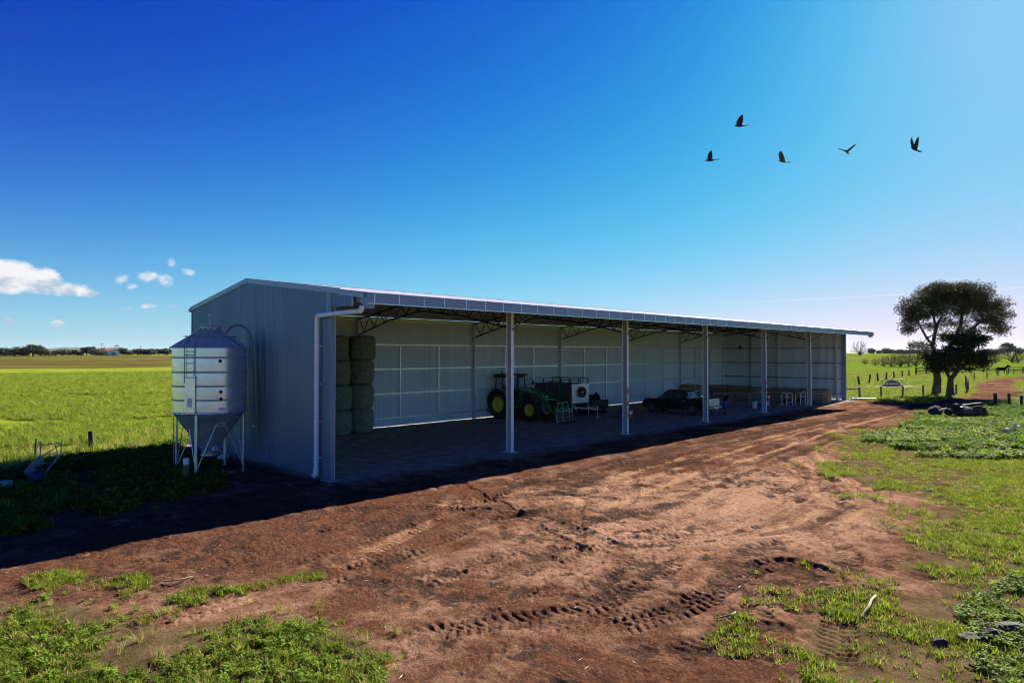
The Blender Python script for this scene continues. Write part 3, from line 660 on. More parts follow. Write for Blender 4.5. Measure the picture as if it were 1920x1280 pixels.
def safety_sign(loc, label, hh):
    t_ = thing('safety_sign', label, 'sign', loc, 0, 'small signs above the extinguishers')
    mb = MB(); mb.box((-.09, -.006, -hh / 2), (.09, .0, hh / 2)); mb.build('sign_plate', WHITE, t_)
    mb = MB(); mb.box((-.075, -.012, -hh / 2 + .015), (.075, -.0065, hh / 2 - .12)); mb.build('red_field', PINK, t_)
    mb = MB(); mb.lathe([(.03, -.0), (.03, .02)], 10, at=(0, -.0128, hh / 2 - .27)); mb.box((-.012, -.016, -hh / 2 + .04), (.012, -.0125, hh / 2 - .3)); mb.build('pictogram', WHITE, t_)
    return t_
extinguisher((18.12, -.26, .85), 'red fire extinguisher on the column in front of the black loader bucket')
extinguisher((36.12, -.26, .85), 'red fire extinguisher on the column beside the calf pen buckets')
safety_sign((18.0, -.168, 2.35), 'upper red and white sign on the column by the loader bucket', .42)
safety_sign((18.0, -.168, 1.72), 'lower red and white sign just above the extinguisher near the loader bucket', .36)
safety_sign((36.0, -.168, 2.25), 'upper red sign on the column beside the calf pen', .42)
safety_sign((36.0, -.168, 1.72), 'lower red sign just above the extinguisher beside the calf pen', .36)
# ------------------------------------------------------------------ grain silo
SX, SY = -2.05, 4.9
SILO = mat('silo_zinc', (.93, .96, .97), .3, .8, var=.16, nscale=2.2, stretch=(1, 1, 3))
SILOD = mat('silo_roof_zinc', (.62, .66, .50), .5, .1, var=.4, nscale=5)
SEAM = mat('silo_seam', (.22, .26, .30), .5, .3)
silo = thing('grain_silo', 'silver cone-bottomed grain silo on legs beside the shed end wall', 'silo', (SX, SY, 0)); silo.scale = (.895, .895, 1)
SR = 1.42; Z0, Z1 = 2.2, 4.58
rings = [Z0, 2.68, 3.18, 3.68, 4.2, Z1]
for a, b in zip(rings[:-1], rings[1:]):
    mb = MB(); mb.lathe([(SR, a), (SR + .004, a + .12), (SR + .004, b - .12), (SR, b)], 64, cap=False); o = mb.build('barrel_ring', SILO, silo, smooth=True)
    if a > Z0:
        mb = MB(); mb.lathe([(SR + .001, a - .035), (SR + .022, a - .02), (SR + .022, a + .02), (SR + .001, a + .035)], 64, cap=False); mb.build('ring_seam', SILOD, o, smooth=True)
        mb = MB(); mb.lathe([(SR + .0225, a - .032), (SR + .0225, a - .02)], 64, cap=False); mb.build('seam_shadow_gap', SEAM, o)
mb = MB(); mb.lathe([(SR + .002, Z0 - .03), (SR + .03, Z0), (SR + .03, Z0 + .02), (SR + .003, Z0 + .05)], 64, cap=False); mb.build('base_band', SILO, silo, smooth=True)
bolt = MB().lathe([(.018, 0), (.014, .02)], 6, axis='x').mesh('bolt', DGALV)
for k in range(36):
    a = 2 * math.pi * k / 36; obj('bolt', bolt, silo, (SR * math.cos(a) + .03 * math.cos(a), SR * math.sin(a) + .03 * math.sin(a), Z0 + .01), (0, 0, a))
roofp = MB(); roofp.lathe([(SR + .1, Z1 - .03), (.38, 5.22), (.36, 5.23)], 64, cap=False); ro = roofp.build('roof_cone', SILOD, silo, smooth=True)
for k in range(20):
    a = 2 * math.pi * (k + .3) / 20; mb = MB(); mb.beam(((SR + .1) * math.cos(a), (SR + .1) * math.sin(a), Z1 - .015), (.4 * math.cos(a), .4 * math.sin(a), 5.225), .022, .03); mb.build('roof_rib', SILOD, ro)
mb = MB(); mb.lathe([(.37, 5.2), (.37, 5.3), (.41, 5.3), (.41, 5.35), (.3, 5.38), (.05, 5.4)], 32); mb.build('fill_lid', SILOD, silo, smooth=True)
mb = MB()
for k in range(10): a = 2 * math.pi * k / 10; mb.beam((.395 * math.cos(a), .395 * math.sin(a), 5.2), (.395 * math.cos(a), .395 * math.sin(a), 5.3), .03, .03)
mb.build('lid_clips', DGALV, silo)
mb = MB(); mb.tube([(-.05, -.1, 5.38), (-.06, -.1, 5.75)], .012, 5); mb.tube([(-.06, -.1, 5.75), (-.10, -.1, 5.83)], .03, 6); mb.build('lid_pull', WHITE, silo)
# roof rail ring
mb = MB(); n = 40; mb.tube([((1.0) * math.cos(2 * math.pi * k / n), 1.0 * math.sin(2 * math.pi * k / n), 4.98) for k in range(n + 1)], .014, 5, cap=False); mb.build('roof_rail', DGALV, silo)
mb = MB(); mb.lathe([(SR - .02, Z0), (.3, .78), (.3, .62)], 64, cap=False); hop = mb.build('hopper', mat('hopper_zinc', (.62, .66, .69), .34, .55, var=.3, nscale=3), silo, smooth=True)
# direction from silo to camera
vd = Vector((CAM[0] - SX, CAM[1] - SY, 0)).normalized(); rt = Vector((-vd.y, vd.x, 0))  # rt = viewer's right
def on_barrel(off, z, rr=SR):     # off: metres to the viewer's right
    a = math.asin(max(-1, min(1, off / rr))); p = vd * rr * math.cos(a) + rt * rr * math.sin(a); return Vector((p.x, p.y, z)), a
# outlet chute
p, _ = on_barrel(.32, 0, 1.0); cdir = (vd * .85 + rt * .5).normalized()
mb = MB(); c0 = cdir * .34; ang = math.atan2(cdir.y, cdir.x)
mb = MB(); mb.box((-.03, -.1, -.2), (.1, .1, .2)); ch = mb.build('chute', GALV, silo, (c0.x, c0.y, .92), (0, R(-28), ang), bevel=.01)
mb = MB(); mb.lathe([(.34, .58), (.34, .62)], 32); mb.build('outlet_ring', GALV, silo)
# inspection hatch and maker's plate on the hopper
def on_hopper(off, z):
    rr = .3 + (SR - .32) * (z - .78) / (Z0 - .78); return on_barrel(off, z, rr)
def plate_at(name, p, a, w, h, m, lift, tilt=0, thick=.012):
    nrm = vd * math.cos(a) + rt * math.sin(a); ang = math.atan2(nrm.y, nrm.x)
    mb = MB(); mb.box((0, -w / 2, -h / 2), (thick, w / 2, h / 2)); return mb.build(name, m, silo, tuple(p + nrm * lift), (0, tilt, ang))
p, a = on_hopper(-.12, 1.98); nrm = vd * math.cos(a) + rt * math.sin(a)
mb = MB(); n = 24; mb.tube([(0, .3 * math.cos(2 * math.pi * k / n), .15 * math.sin(2 * math.pi * k / n)) for k in range(n + 1)], .016, 6, cap=False); mb.tube([(.02, -.22, 0), (.02, .22, 0)], .012, 5); mb.tube([(.02, 0, -.05), (.02, 0, .07)], .012, 5)
mb.build('inspection_hatch', DGALV, silo, tuple(p + nrm * .01), (0, R(38), math.atan2(nrm.y, nrm.x)))
p, a = on_hopper(.42, 1.78); pl = plate_at('maker_plate', p, a, .36, .16, WHITE, .004, R(38))
mk = MB()
for k, (u, w) in enumerate(((-.13, .05), (-.065, .05), (0, .06), (.065, .05), (.125, .04))): mk.box((.0125, u - w / 2, -.03), (.014, u + w / 2, .035))
mk.build('plate_print', DGALV, pl)
p, a = on_barrel(.45, Z0 + .16); plate_at('maker_sticker', p, a, .26, .09, WHITE, .006)
# sight glasses
for off, z in ((.37, 4.08), (.40, 2.98), (.41, 2.72)):
    p, a = on_barrel(off, z, SR); nrm = vd * math.cos(a) + rt * math.sin(a)
    mb = MB(); mb.lathe([(.062, 0), (.062, .03), (.045, .035)], 18, axis='x'); g = mb.build('sight_glass', BLACK, silo, tuple(p + nrm * .0), (0, 0, math.atan2(nrm.y, nrm.x)), smooth=True)
# ladder, lower guard panel
for nm, zz in (('ladder_stile', -.92), ('ladder_stile', -.57)):
    p, a = on_barrel(zz, 0, SR + .07); p2, _ = on_barrel(zz * .62, 0, .95)
    mb = MB(); mb.tube([(p.x, p.y, 3.3), (p.x, p.y, 4.6), (p.x * .98, p.y * .98, 4.72), (p2.x, p2.y, 5.06)], .017, 6); mb.build(nm, DGALV, silo, smooth=True)
for z in (3.7, 4.0, 4.3, 4.42):
    a_, _ = on_barrel(-.95 if z == 4.42 else -.92, z, SR + .07); b_, _ = on_barrel(-.52 if z == 4.42 else -.57, z, SR + .07)
    mb = MB(); mb.tube([a_, b_], .013, 6); mb.build('ladder_rung', DGALV, silo)
p, a = on_barrel(-.68, 2.88, SR); gp = plate_at('ladder_guard', p, a + .0, .42, 1.32, SILO, .05, 0, .03)
mb = MB(); mb.box((.0305, -.1, -.42), (.034, .1, -.1)); mb.build('guard_notice', WHITE, gp)
for z in (-.64, .62):
    mb = MB(); mb.box((-.05, -.24, z - .015), (.035, .24, z + .015)); mb.build('guard_rail', DGALV, gp)
# arched fill pipe down the wall side
q = [rt * .55 + vd * .25, rt * .68 + vd * .2, rt * .95 + vd * .1, rt * 1.28, rt * 1.52, rt * 1.62, rt * 1.64, rt * 1.66, rt * 1.70, rt * 1.71]
zz = [5.0, 5.22, 5.42, 5.38, 5.1, 4.7, 4.2, 3.2, 2.0, 1.62]
mb = MB(); pts = []
Pq = [np.array((v.x, v.y, z)) for v, z in zip(q, zz)]; pts = [tuple(v) for v in catmull(Pq, .08)]
mb.tube(pts, .047, 10); fp = mb.build('fill_pipe', DGALV, silo, smooth=True)
mb = MB(); e = Pq[-1]; mb.lathe([(.06, 0), (.06, .1)], 12, at=(e[0], e[1], e[2] - .08)); mb.build('pipe_cap', WHITE, fp, smooth=True)
mb = MB(); v = rt * 1.42; w = rt * 1.70; mb.tube([(v.x, v.y, 1.95), (w.x, w.y, 1.95)], .012, 5); mb.build('pipe_stay', DGALV, fp)
# legs and cross braces
LA = [R(a) for a in (42, 131, 228, 316)]; LR = 1.40
lp = [Vector((LR * math.cos(a), LR * math.sin(a), 0)) for a in LA]
for a, p in zip(LA, lp):
    mb = MB(); mb.box((-.02, -.05, -.05), (.02, .05, 2.3)); mb.box((-.08, -.09, -.03), (.08, .09, .012)); mb.build('leg', GALV, silo, (p.x, p.y, 0), (0, 0, a))
for i in range(4):
    a, b = lp[i], lp[(i + 1) % 4]
    mb = MB(); mb.tube([(a.x, a.y, .15), ((a.x + b.x) * .52, (a.y + b.y) * .52, Z0 - .02)], .017, 6); mb.build('brace', GALV, silo)
    mb = MB(); mb.tube([(b.x, b.y, .15), ((a.x + b.x) * .48, (a.y + b.y) * .48, Z0 - .02)], .017, 6); mb.build('brace', GALV, silo)
    mb = MB(); m1 = a.lerp(b, .04); m2 = a.lerp(b, .3); mb.tube([(m1.x, m1.y, 1.05), (m2.x, m2.y, 1.05)], .009, 5); mb.build('stay', GALV, silo)
mb = MB(); p = lp[1] + Vector((-.06, .1, 0)); mb.tube([(p.x, p.y, 0), (p.x - .03, p.y, 2.3)], .02, 6); mb.build('earth_pipe', DGALV, silo)
# post with a white cap beside the silo, spilt grain, white bag by the wall
pc = thing('capped_post', 'short timber post with a white plastic cap in front of the silo', 'post', (-3.55, 3.05, 0), R(20))
mb = MB(); mb.box((-.075, -.06, -.1), (.075, .06, .62)); mb.build('timber', mat('raw_post_timber', (.22, .17, .09), .85, var=.4, nscale=3, stretch=(6, 6, 1)), pc, bevel=.008)
mb = MB(); mb.lathe([(.095, .62), (.095, .82), (.075, .835)], 18); mb.build('cap', PVC, pc, smooth=True)
mb = MB(); mb.box((.07, -.02, .3), (.1, .02, .36)); mb.build('tap', DGALV, pc)
# ------------------------------------------------------------------ round hay bales
HAY = mat('round_hay', (.31, .34, .22), .95, col2=(.11, .14, .095), nscale=7, bump=.9, bscale=30)
HAYD = mat('dry_hay', (.40, .28, .15), .95, col2=(.22, .15, .08), nscale=6, bump=.9, bscale=26)
def round_bale_mesh(seed, r=.69, h=1.33):
    n = 40; rows = 14; vs = []; fs = []
    prof = [(0, 0), (.6, 0), (.88, .02)] + [(1, .08 + .84 * i / rows) for i in range(rows + 1)] + [(.88, .98), (.6, 1), (0, 1.0)]
    for k, (rr, hh) in enumerate(prof):
        for j_ in range(n):
            a = 2 * math.pi * j_ / n
            w = 1 + .045 * (random.random() - .5) + .09 * (float(vnoise(np.array([3 * math.cos(a) + 9 + seed * 5]), np.array([3 * math.sin(a) + hh * 2 + 5]), seed)[0]) - .5)
            bulge = 1 + .085 * math.sin(math.pi * hh)
            vs.append((r * rr * w * bulge * math.cos(a), r * rr * w * bulge * math.sin(a), h * hh + (.02 * (random.random() - .5) if 0 < hh < 1 else .02 * random.random() if hh == 1 else 0)))
    for i in range(len(prof) - 1):
        for j_ in range(n): fs.append((i * n + j_, i * n + (j_ + 1) % n, (i + 1) * n + (j_ + 1) % n, (i + 1) * n + j_))
    me = bpy.data.meshes.new('round_bale'); me.from_pydata(vs, [], fs); me.materials.append(HAY); me.polygons.foreach_set('use_smooth', [True] * len(fs)); return me
bm_ = [round_bale_mesh(s) for s in range(4)]
names = ['bottom', 'second from bottom', 'third from bottom', 'top']
for c, (bx, by, w) in enumerate(((6.86, 10.7, 'left'), (8.52, 10.85, 'right'))):
    for k in range(4):
        o = obj('round_bale', bm_[(c * 2 + k) % 4], None, (bx + random.uniform(-.09, .09), by + random.uniform(-.08, .08), .02 + k * 1.32), (0, 0, random.uniform(0, 6)))
        s = random.uniform(.97, 1.04); o.scale = (s, s, 1)
        tag(o, f'{names[k]} green-grey round hay bale of the {w} stack', 'hay bale', 'round hay bales stacked four high')
# ------------------------------------------------------------------ row of big square hay bales
def square_bale_mesh(l, w, h, seed):
    bm = bmesh.new(); bmesh.ops.create_cube(bm, size=1); bmesh.ops.scale(bm, vec=(w, l, h), verts=bm.verts)
    bmesh.ops.subdivide_edges(bm, edges=bm.edges, cuts=7, use_grid_fill=True)
    rs = random.Random(seed)
    for v in bm.verts:
        v.co += Vector((rs.uniform(-1, 1), rs.uniform(-1, 1), rs.uniform(-1, 1))) * .035
        for ax, L in ((0, w), (1, l)): v.co[ax] *= 1 - .05 * (abs(v.co.z) / h * 2) ** 4
        v.co.z += h / 2
    me = bpy.data.meshes.new('square_bale'); bm.to_mesh(me); bm.free(); me.materials.append(HAYD); me.polygons.foreach_set('use_smooth', [True] * len(me.polygons)); return me
sq = [square_bale_mesh(2.3, .95, 1.2, s) for s in range(3)]
ordn = ['nearest the open front', 'second from the open front', 'third from the open front', 'fourth from the open front', 'deepest in the shed']
for i in range(5):
    o = obj('square_bale', sq[i % 3], None, (48.4 + random.uniform(-.12, .12), .7 + i * 2.32, .02), (0, 0, random.uniform(-.03, .03)))
    o.scale = (1, 1, random.uniform(.94, 1.05) * (1.08 if i == 4 else 1))
    tag(o, f'brown square hay bale {ordn[i]} in the row along the far wall', 'hay bale', 'square hay bales lining the far end pens')
o = obj('square_bale', sq[1], None, (45.6, 11.2, .02), (0, 0, R(90))); o.scale = (1, 1, 1.1)
tag(o, 'brown square hay bale lying along the back wall behind the pickup', 'hay bale')
o = MB(); o.lathe([(.02, 0), (.26, .03), (.3, .12), (.2, .22), (.03, .25)], 14); b_ = o.build('feed_bag', WHITE, None, (45.0, 11.1, 1.33), smooth=True); b_.scale = (1.3, .8, 1); tag(b_, 'white feed bag lying on the hay bale behind the pickup', 'bag')
# straw litter under the pens
# ------------------------------------------------------------------ calf pens: panels, racks, buckets
PANEL = mat('pen_steel', (.4, .43, .45), .45, .5, var=.3, nscale=6)
def pen_panel(a, b, label, rails=5, h=1.1):
    a = Vector((*a, 0)); b = Vector((*b, 0)); L = (b - a).length
    t_ = thing('pen_panel', label, 'pen panel', tuple(a), math.atan2(b.y - a.y, b.x - a.x), 'tubular steel calf pen panels')
    for x in (0, L): mb = MB(); mb.tube([(x, 0, 0), (x, 0, h)], .026, 8); mb.build('upright', PANEL, t_)
    for k in range(rails):
        z = .18 + (h - .2) * k / (rails - 1); mb = MB(); mb.tube([(0, 0, z), (L, 0, z)], .02, 8); mb.build('rail', GALV if k == rails - 1 else PANEL, t_)
    mb = MB(); mb.tube([(L / 2, 0, .16), (L / 2, 0, h)], .018, 6); mb.build('mid_upright', PANEL, t_)
pen_panel((39.2, 5.6), (40.2, 3.0), 'tubular pen panel standing behind the white bucket')
pen_panel((40.2, 3.0), (43.0, 3.2), 'tubular pen panel running behind the blue tub and white bucket')
pen_panel((43.2, 3.6), (44.6, 1.6), 'tubular pen panel left of the hooped feeding rack')
pen_panel((45.9, 1.0), (47.6, -.3), 'tubular pen panel in front of the end of the hay bale row')
pen_panel((36.2, 7.6), (38.8, 7.4), 'tubular pen panel deep in the shed behind the person')
def hoop_rack(loc, rz, label):
    t_ = thing('feeding_rack', label, 'rack', loc, rz, 'hooped steel feeding racks')
    for x in (0, .75):
        pts = [(x, 0, 0), (x, 0, .95)] + [(x, .22 - .22 * math.cos(t * math.pi / 5), 1.0 + .12 * math.sin(t * math.pi / 5)) for t in range(6)] + [(x, .44, .95), (x, .44, .0)]
        mb = MB(); mb.tube(pts, .028, 8); mb.build('hoop', GALV, t_, smooth=True)
    for z in (.35, .8, 1.08): mb = MB(); mb.tube([(0, 0, z), (.75, 0, z)], .018, 6); mb.build('crossbar', GALV, t_)
    mb = MB(); mb.box((.03, .12, .3), (.72, .3, .62)); mb.build('trough', mat('dark_plum_plastic', (.035, .02, .03), .6), t_, bevel=.03)
hoop_rack((42.6, .95, 0), R(-15), 'hooped steel feeding rack nearest the blue tub')
hoop_rack((44.15, .4, 0), R(-10), 'hooped steel feeding rack nearest the hay bale end')
def bucket(loc, m, label, r=.17, h=.4, group='buckets by the calf pens'):
    t_ = thing('bucket', label, 'bucket', loc, random.uniform(0, 6), group)
    mb = MB(); mb.lathe([(r * .8, 0), (r, h), (r * 1.06, h), (r * 1.06, h - .03), (r * 1.0, h - .03)], 18, cap=False); mb.lathe([(r * .78, .01), (r * .96, h - .01)], 18, cap=False); mb.lathe([(.001, .012), (r * .8, .012)], 18, cap=False); mb.build('tub', m, t_, smooth=True)
    mb = MB(); mb.tube([(r * math.cos(k * math.pi / 10), .02, h - .04 - .7 * r * math.sin(k * math.pi / 10)) for k in range(11)], .006, 5); mb.build('handle', GALV, t_)
bucket((39.35, 2.2, 0), WHITE, 'white plastic bucket standing left of the column with the extinguisher', .2, .52)
bucket((42.2, 2.35, 0), WHITE, 'white plastic bucket standing right of the column with the extinguisher', .19, .48)
bucket((40.1, 1.9, 0), BLUE, 'blue plastic tub beside the white bucket', .26, .36)
bucket((45.3, 1.6, 0), BLUE, 'blue plastic tub near the hay bale end', .26, .3)
bucket((38.1, 6.4, 0), WHITE, 'white bucket deep in the pen behind the person', .2, .55)
mb = MB(); mb.lathe([(.28, 0), (.3, .1), (.3, .8), (.27, .88), (.1, .9)], 20); d_ = mb.build('drum', BLUE, None, (36.9, 4.2, .3), (R(90), 0, R(40)), smooth=True); tag(d_, 'dark blue plastic drum lying behind the person', 'drum')
mb = MB(); mb.lathe([(.05, 0), (.16, .02), (.2, .1), (.1, .17)], 12); o = mb.build('feed_sack', WHITE, None, (43.4, 1.7, 0), smooth=True); o.scale = (2.2, 1, .7); tag(o, 'crumpled white sack on the pen floor behind the racks', 'sack')
# ------------------------------------------------------------------ loader bucket and pallet
lb = thing('loader_bucket', 'black steel loader bucket parked between the crate trailer and the signposted column', 'bucket', (26.75, 8.75, 0), R(4))
prof = [(-.55, .05), (.35, .0), (.62, .35), (.72, .95), (.55, 1.28), (.3, 1.34), (.28, 1.28), (.5, 1.2), (.64, .93), (.55, .4), (.3, .07), (-.55, .1)]
mb = MB(); mb.prism(prof, -1.15, 1.15, 'x'); mb.build('shell', STEELBLK, lb)
side = [(-.55, .05), (.35, 0), (.62, .35), (.72, .95), (.55, 1.28), (.25, 1.36), (-.35, .3)]
for x in (-1.17, 1.15): mb = MB(); mb.prism(side, x, x + .025, 'x'); mb.build('side_plate', STEELBLK, lb)
for x in (-1.16, 1.1): mb = MB(); mb.prism([(.25, 1.3), (.55, 1.28), (.5, 1.45), (.36, 1.48)], x, x + .06, 'x'); mb.build('corner_lug', mat('rusty_steel', (.09, .05, .035), .8, var=.4), lb)
mb = MB(); mb.beam((.95, -.62, .2), (.95, -.62, .75), .05, .03); mb.build('wear_strip', GALV, lb)
front = [(-.6, .0), (-.58, 1.22)]
mb = MB(); mb.box((-1.1, -.72, .3), (1.0, -.66, 1.02)); mb.build('front_panel', STEELBLK, lb)
pal = thing('pallet', 'grey pallet lying on the shed floor in front of the loader bucket', 'pallet', (25.5, 6.0, 0), R(12))
for k in range(6): mb = MB(); mb.box((-.6, -.58 + k * .2, .1), (.6, -.44 + k * .2, .122)); mb.build('board', mat('grey_board', (.2, .22, .25), .8, var=.3), pal)
for k in (-.55, -.05, .45): mb = MB(); mb.box((k, -.58, 0), (k + .09, .58, .099)); mb.build('bearer', TIMBER, pal)
# ------------------------------------------------------------------ vehicles (local x forward, y left, z up)
GREEN = mat('tractor_green', (.03, .20, .055), .35, var=.25, nscale=2, coat=.2)
DGREEN = mat('loader_green', (.045, .22, .075), .45, var=.3, nscale=4)
YELLOW = mat('wheel_yellow', (.92, .74, .07), .45, var=.25, nscale=5)
GREYP = mat('grey_plastic', (.10, .105, .11), .55, var=.2)
def tyre_mesh(r, w, rim, lugs=0, name='tyre'):
    mb = MB(); prof = [(rim, -w * .42), (rim + (r - rim) * .45, -w * .5), (r * .95, -w * .46), (r, -w * .33), (r, w * .33), (r * .95, w * .46), (rim + (r - rim) * .45, w * .5), (rim, w * .42)]
    mb.lathe(prof, 40, axis='y', cap=False)
    for k in range(lugs):
        for s in (-1, 1):
            a = 2 * math.pi * (k + .25 * s) / lugs; a2 = a + .16 * s * 0 + .2
            p = (r * math.cos(a), s * w * .48, r * math.sin(a)); q = (r * math.cos(a2), s * .01, r * math.sin(a2))
            mb.beam(p, q, .05, .07, up=(math.cos(a), 0, math.sin(a)))
    return mb.mesh(name, BLACK)
def wheel(parent, x, y, r, w, rim, m, lugs, side, hub=.11, spokes=0, name='wheel'):
    """wheel part with tyre, rim, hub sub-parts; side = +1 if the outer face points to +y"""
    o = obj(name, tyre_mesh(r, w, rim, lugs), parent, (x, y, r))
    s = side
    mb = MB(); mb.lathe([(rim + .02, s * w * .42), (rim - .02, s * w * .40), (rim - .05, s * w * .22), (rim * .72, s * w * .05), (rim * .45, s * w * .06), (hub * 1.5, s * w * .14), (.001, s * w * .14)], 36, axis='y', cap=False)
    mb.lathe([(rim + .02, -s * w * .42), (rim * .3, -s * w * .2), (.001, -s * w * .2)], 36, axis='y', cap=False)
    mb.build('rim', m, o, smooth=True)
    mb = MB(); mb.lathe([(hub * 1.5, s * w * .13), (hub, s * w * .27), (.001, s * w * .28)], 20, axis='y', cap=False); mb.build('hub', m if spokes == 0 else CHROME, o, smooth=True)
    for k in range(8 if not spokes else spokes):
        a = 2 * math.pi * k / (8 if not spokes else spokes)
        mb = MB()
        if spokes: mb.beam((hub * math.cos(a), s * w * .3, hub * math.sin(a)), ((rim - .01) * math.cos(a), s * w * .36, (rim - .01) * math.sin(a)), .035, .05, up=(0, 1, 0)); mb.build('spoke', CHROME, o, bevel=.006)
        else: mb.lathe([(.02, s * w * .14), (.016, s * w * .14 + s * .03)], 6, axis='y', at=(rim * .36 * math.cos(a), 0, rim * .36 * math.sin(a))); mb.build('wheel_bolt', GREYP, o)
    return o
# ---- tractor: faces -Y, nose to the yard
tr_ = thing('tractor', 'green tractor with yellow wheels and a front loader parked in the shed', 'tractor', (20.35, 10.95, 0), R(-90))
WB = 2.75
for s in (1, -1):
    wheel(tr_, 0, s * .9, .95, .52, .53, YELLOW, 20, s, .16)
    wheel(tr_, WB, s * .87, .74, .44, .40, YELLOW, 18, s, .12)
hood = [(.85, 1.15), (.85, 1.86), (1.0, 1.93), (1.9, 1.88), (2.75, 1.76), (3.05, 1.66), (3.16, 1.45), (3.14, 1.0), (3.0, .92), (1.0, 1.0)]
mb = MB(); mb.prism(hood, -.34, .34, 'y'); mb.build('hood', GREEN, tr_, bevel=.06)
mb = MB(); mb.box((3.15, -.26, 1.05), (3.175, .26, 1.45)); mb.build('grille', GREYP, tr_)
for s in (1, -1): mb = MB(); mb.box((3.1, s * .2 - .09, 1.48), (3.175, s * .2 + .09, 1.6)); mb.build('headlight', WHITE, tr_, bevel=.015)
for s in (1, -1): mb = MB(); mb.prism([(1.3, 1.25), (1.3, 1.7), (2.7, 1.62), (2.9, 1.25)], s * .342, s * .35, 'y'); mb.build('side_vent', GREYP, tr_)
mb = MB(); mb.box((-.45, -.4, .6), (1.0, .4, 1.25)); mb.box((.9, -.25, .6), (3.1, .25, 1.05)); mb.box((WB - .12, -.7, .6), (WB + .12, .7, .78)); mb.build('chassis', GREYP, tr_, bevel=.03)
mb = MB(); mb.box((-.12, -.68, .83), (.12, .68, 1.07)); mb.build('rear_axle', GREYP, tr_)
cabp = [(-.55, 1.25), (-.62, 2.0), (-.5, 2.72), (.78, 2.74), (.98, 1.9), (.92, 1.2)]
def cab_edge(pts, w0, w1, name, m, r=.04):
    mb = MB(); mb.tube(pts, r, 6); mb.build(name, m, tr_, smooth=True)
for s in (1, -1):
    for nm, P in (('cab_pillar', [(-.6, s * .78, 1.3), (-.52, s * .76, 2.72)]), ('cab_pillar', [(.1, s * .8, 1.2), (.12, s * .78, 2.72)]), ('cab_pillar', [(.95, s * .58, 1.3), (.78, s * .66, 2.74)])): cab_edge(P, 0, 0, nm, STEELBLK)
    mb = MB(); mb.prism([(-.56, 1.6), (-.5, 2.68), (.08, 2.68), (.06, 1.45)], s * .775, s * .785, 'y'); mb.build('cab_window', GLASSC := mat('cab_glass', (.25, .42, .46), .05, spec=.8, alpha=.3), tr_)
    mb = MB(); mb.add([(.14, s * .785, 1.3), (.94, s * .60, 1.35), (.78, s * .665, 2.68), (.15, s * .775, 2.68)], [(0, 1, 2, 3)]); mb.build('cab_window', GLASSC, tr_)
mb = MB(); mb.add([(.96, -.56, 1.9), (.96, .56, 1.9), (.80, .64, 2.7), (.80, -.64, 2.7)], [(0, 1, 2, 3)]); mb.build('windscreen', GLASSC, tr_)
mb = MB(); mb.prism([(-.72, 2.74), (-.7, 2.9), (-.4, 2.99), (.75, 2.99), (1.0, 2.9), (1.02, 2.78), (.9, 2.73)], -.86, .86, 'y'); ro_ = mb.build('cab_roof', mat('dark_cab_green', (.015, .05, .025), .4), tr_, bevel=.05)
for s in (1, -1):
    for yy in (.45, .68): mb = MB(); mb.box((1.0, s * yy - .08, 2.79), (1.045, s * yy + .08, 2.88)); mb.build('work_light', WHITE, ro_, bevel=.01)
mb = MB(); mb.lathe([(.06, 2.98), (.06, 3.08), (.05, 3.14), (.01, 3.16)], 14, at=(-.1, -.62, 0)); mb.build('beacon', mat('beacon_red', (.5, .06, .03), .3), ro_, smooth=True)
mb = MB(); mb.tube([(.5, .3, 2.98), (.42, .3, 3.35)], .006, 4); mb.build('aerial', STEELBLK, ro_)
mb = MB(); mb.box((-.5, -.7, 1.1), (.9, .7, 1.35)); mb.build('cab_floor', GREYP, tr_)
mb = MB(); mb.box((-.38, -.25, 1.5), (.12, .25, 1.62)); mb.box((-.45, -.25, 1.6), (-.32, .25, 2.25)); mb.build('seat', GREYP, tr_, bevel=.04)
mb = MB(); mb.tube([(.75, 0, 1.5), (.55, 0, 1.95)], .03, 6); mb.lathe([(.2, .0), (.2, .03)], 20, at=(.52, 0, 1.97)); mb.build('steering_column', GREYP, tr_)
for s in (1, -1):
    pts = [(1.05 * math.cos(a), 1.05 * math.sin(a) + .95) for a in [R(v) for v in range(15, 176, 16)]]; pin = [(.99 * math.cos(a), .99 * math.sin(a) + .95) for a in [R(v) for v in range(175, 14, -16)]]
    mb = MB(); mb.prism(pts + pin, s * .62, s * 1.16, 'y'); mb.build('rear_fender', GREEN, tr_)
    pts = [(WB + .84 * math.cos(a), .84 * math.sin(a) + .74) for a in [R(v) for v in range(40, 151, 18)]]; pin = [(WB + .8 * math.cos(a), .8 * math.sin(a) + .74) for a in [R(v) for v in range(150, 39, -18)]]
    mb = MB(); mb.prism(pts + pin, s * .66, s * 1.08, 'y'); mb.build('front_fender', GREYP, tr_)
    for k in range(3): mb = MB(); mb.box((.78, s * (.78 + .03 * k) - .14, 1.05 - .27 * k), (1.18, s * (.78 + .03 * k) + .14, 1.09 - .27 * k)); mb.build('step', DGREEN, tr_)
    mb = MB(); mb.box((.2, s * .5 - .2, .55), (1.15, s * .5 + .2, 1.1)); mb.build('fuel_tank', DGREEN if s < 0 else GREYP, tr_, bevel=.06)
    mb = MB(); mb.tube([(.92, s * .68, 2.5), (1.1, s * 1.0, 2.62), (1.12, s * 1.12, 2.6), (1.12, s * 1.12, 2.4)], .016, 6); mi = mb.build('mirror_arm', STEELBLK, tr_)
    mb = MB(); mb.box((1.1, s * 1.12 - .1, 2.2), (1.14, s * 1.12 + .1, 2.5)); mb.build('mirror', STEELBLK, mi, bevel=.015)
mb = MB(); mb.tube([(1.15, -.45, 1.5), (1.15, -.47, 2.55), (1.2, -.47, 2.72)], .055, 10); mb.build('exhaust', STEELBLK, tr_, smooth=True)
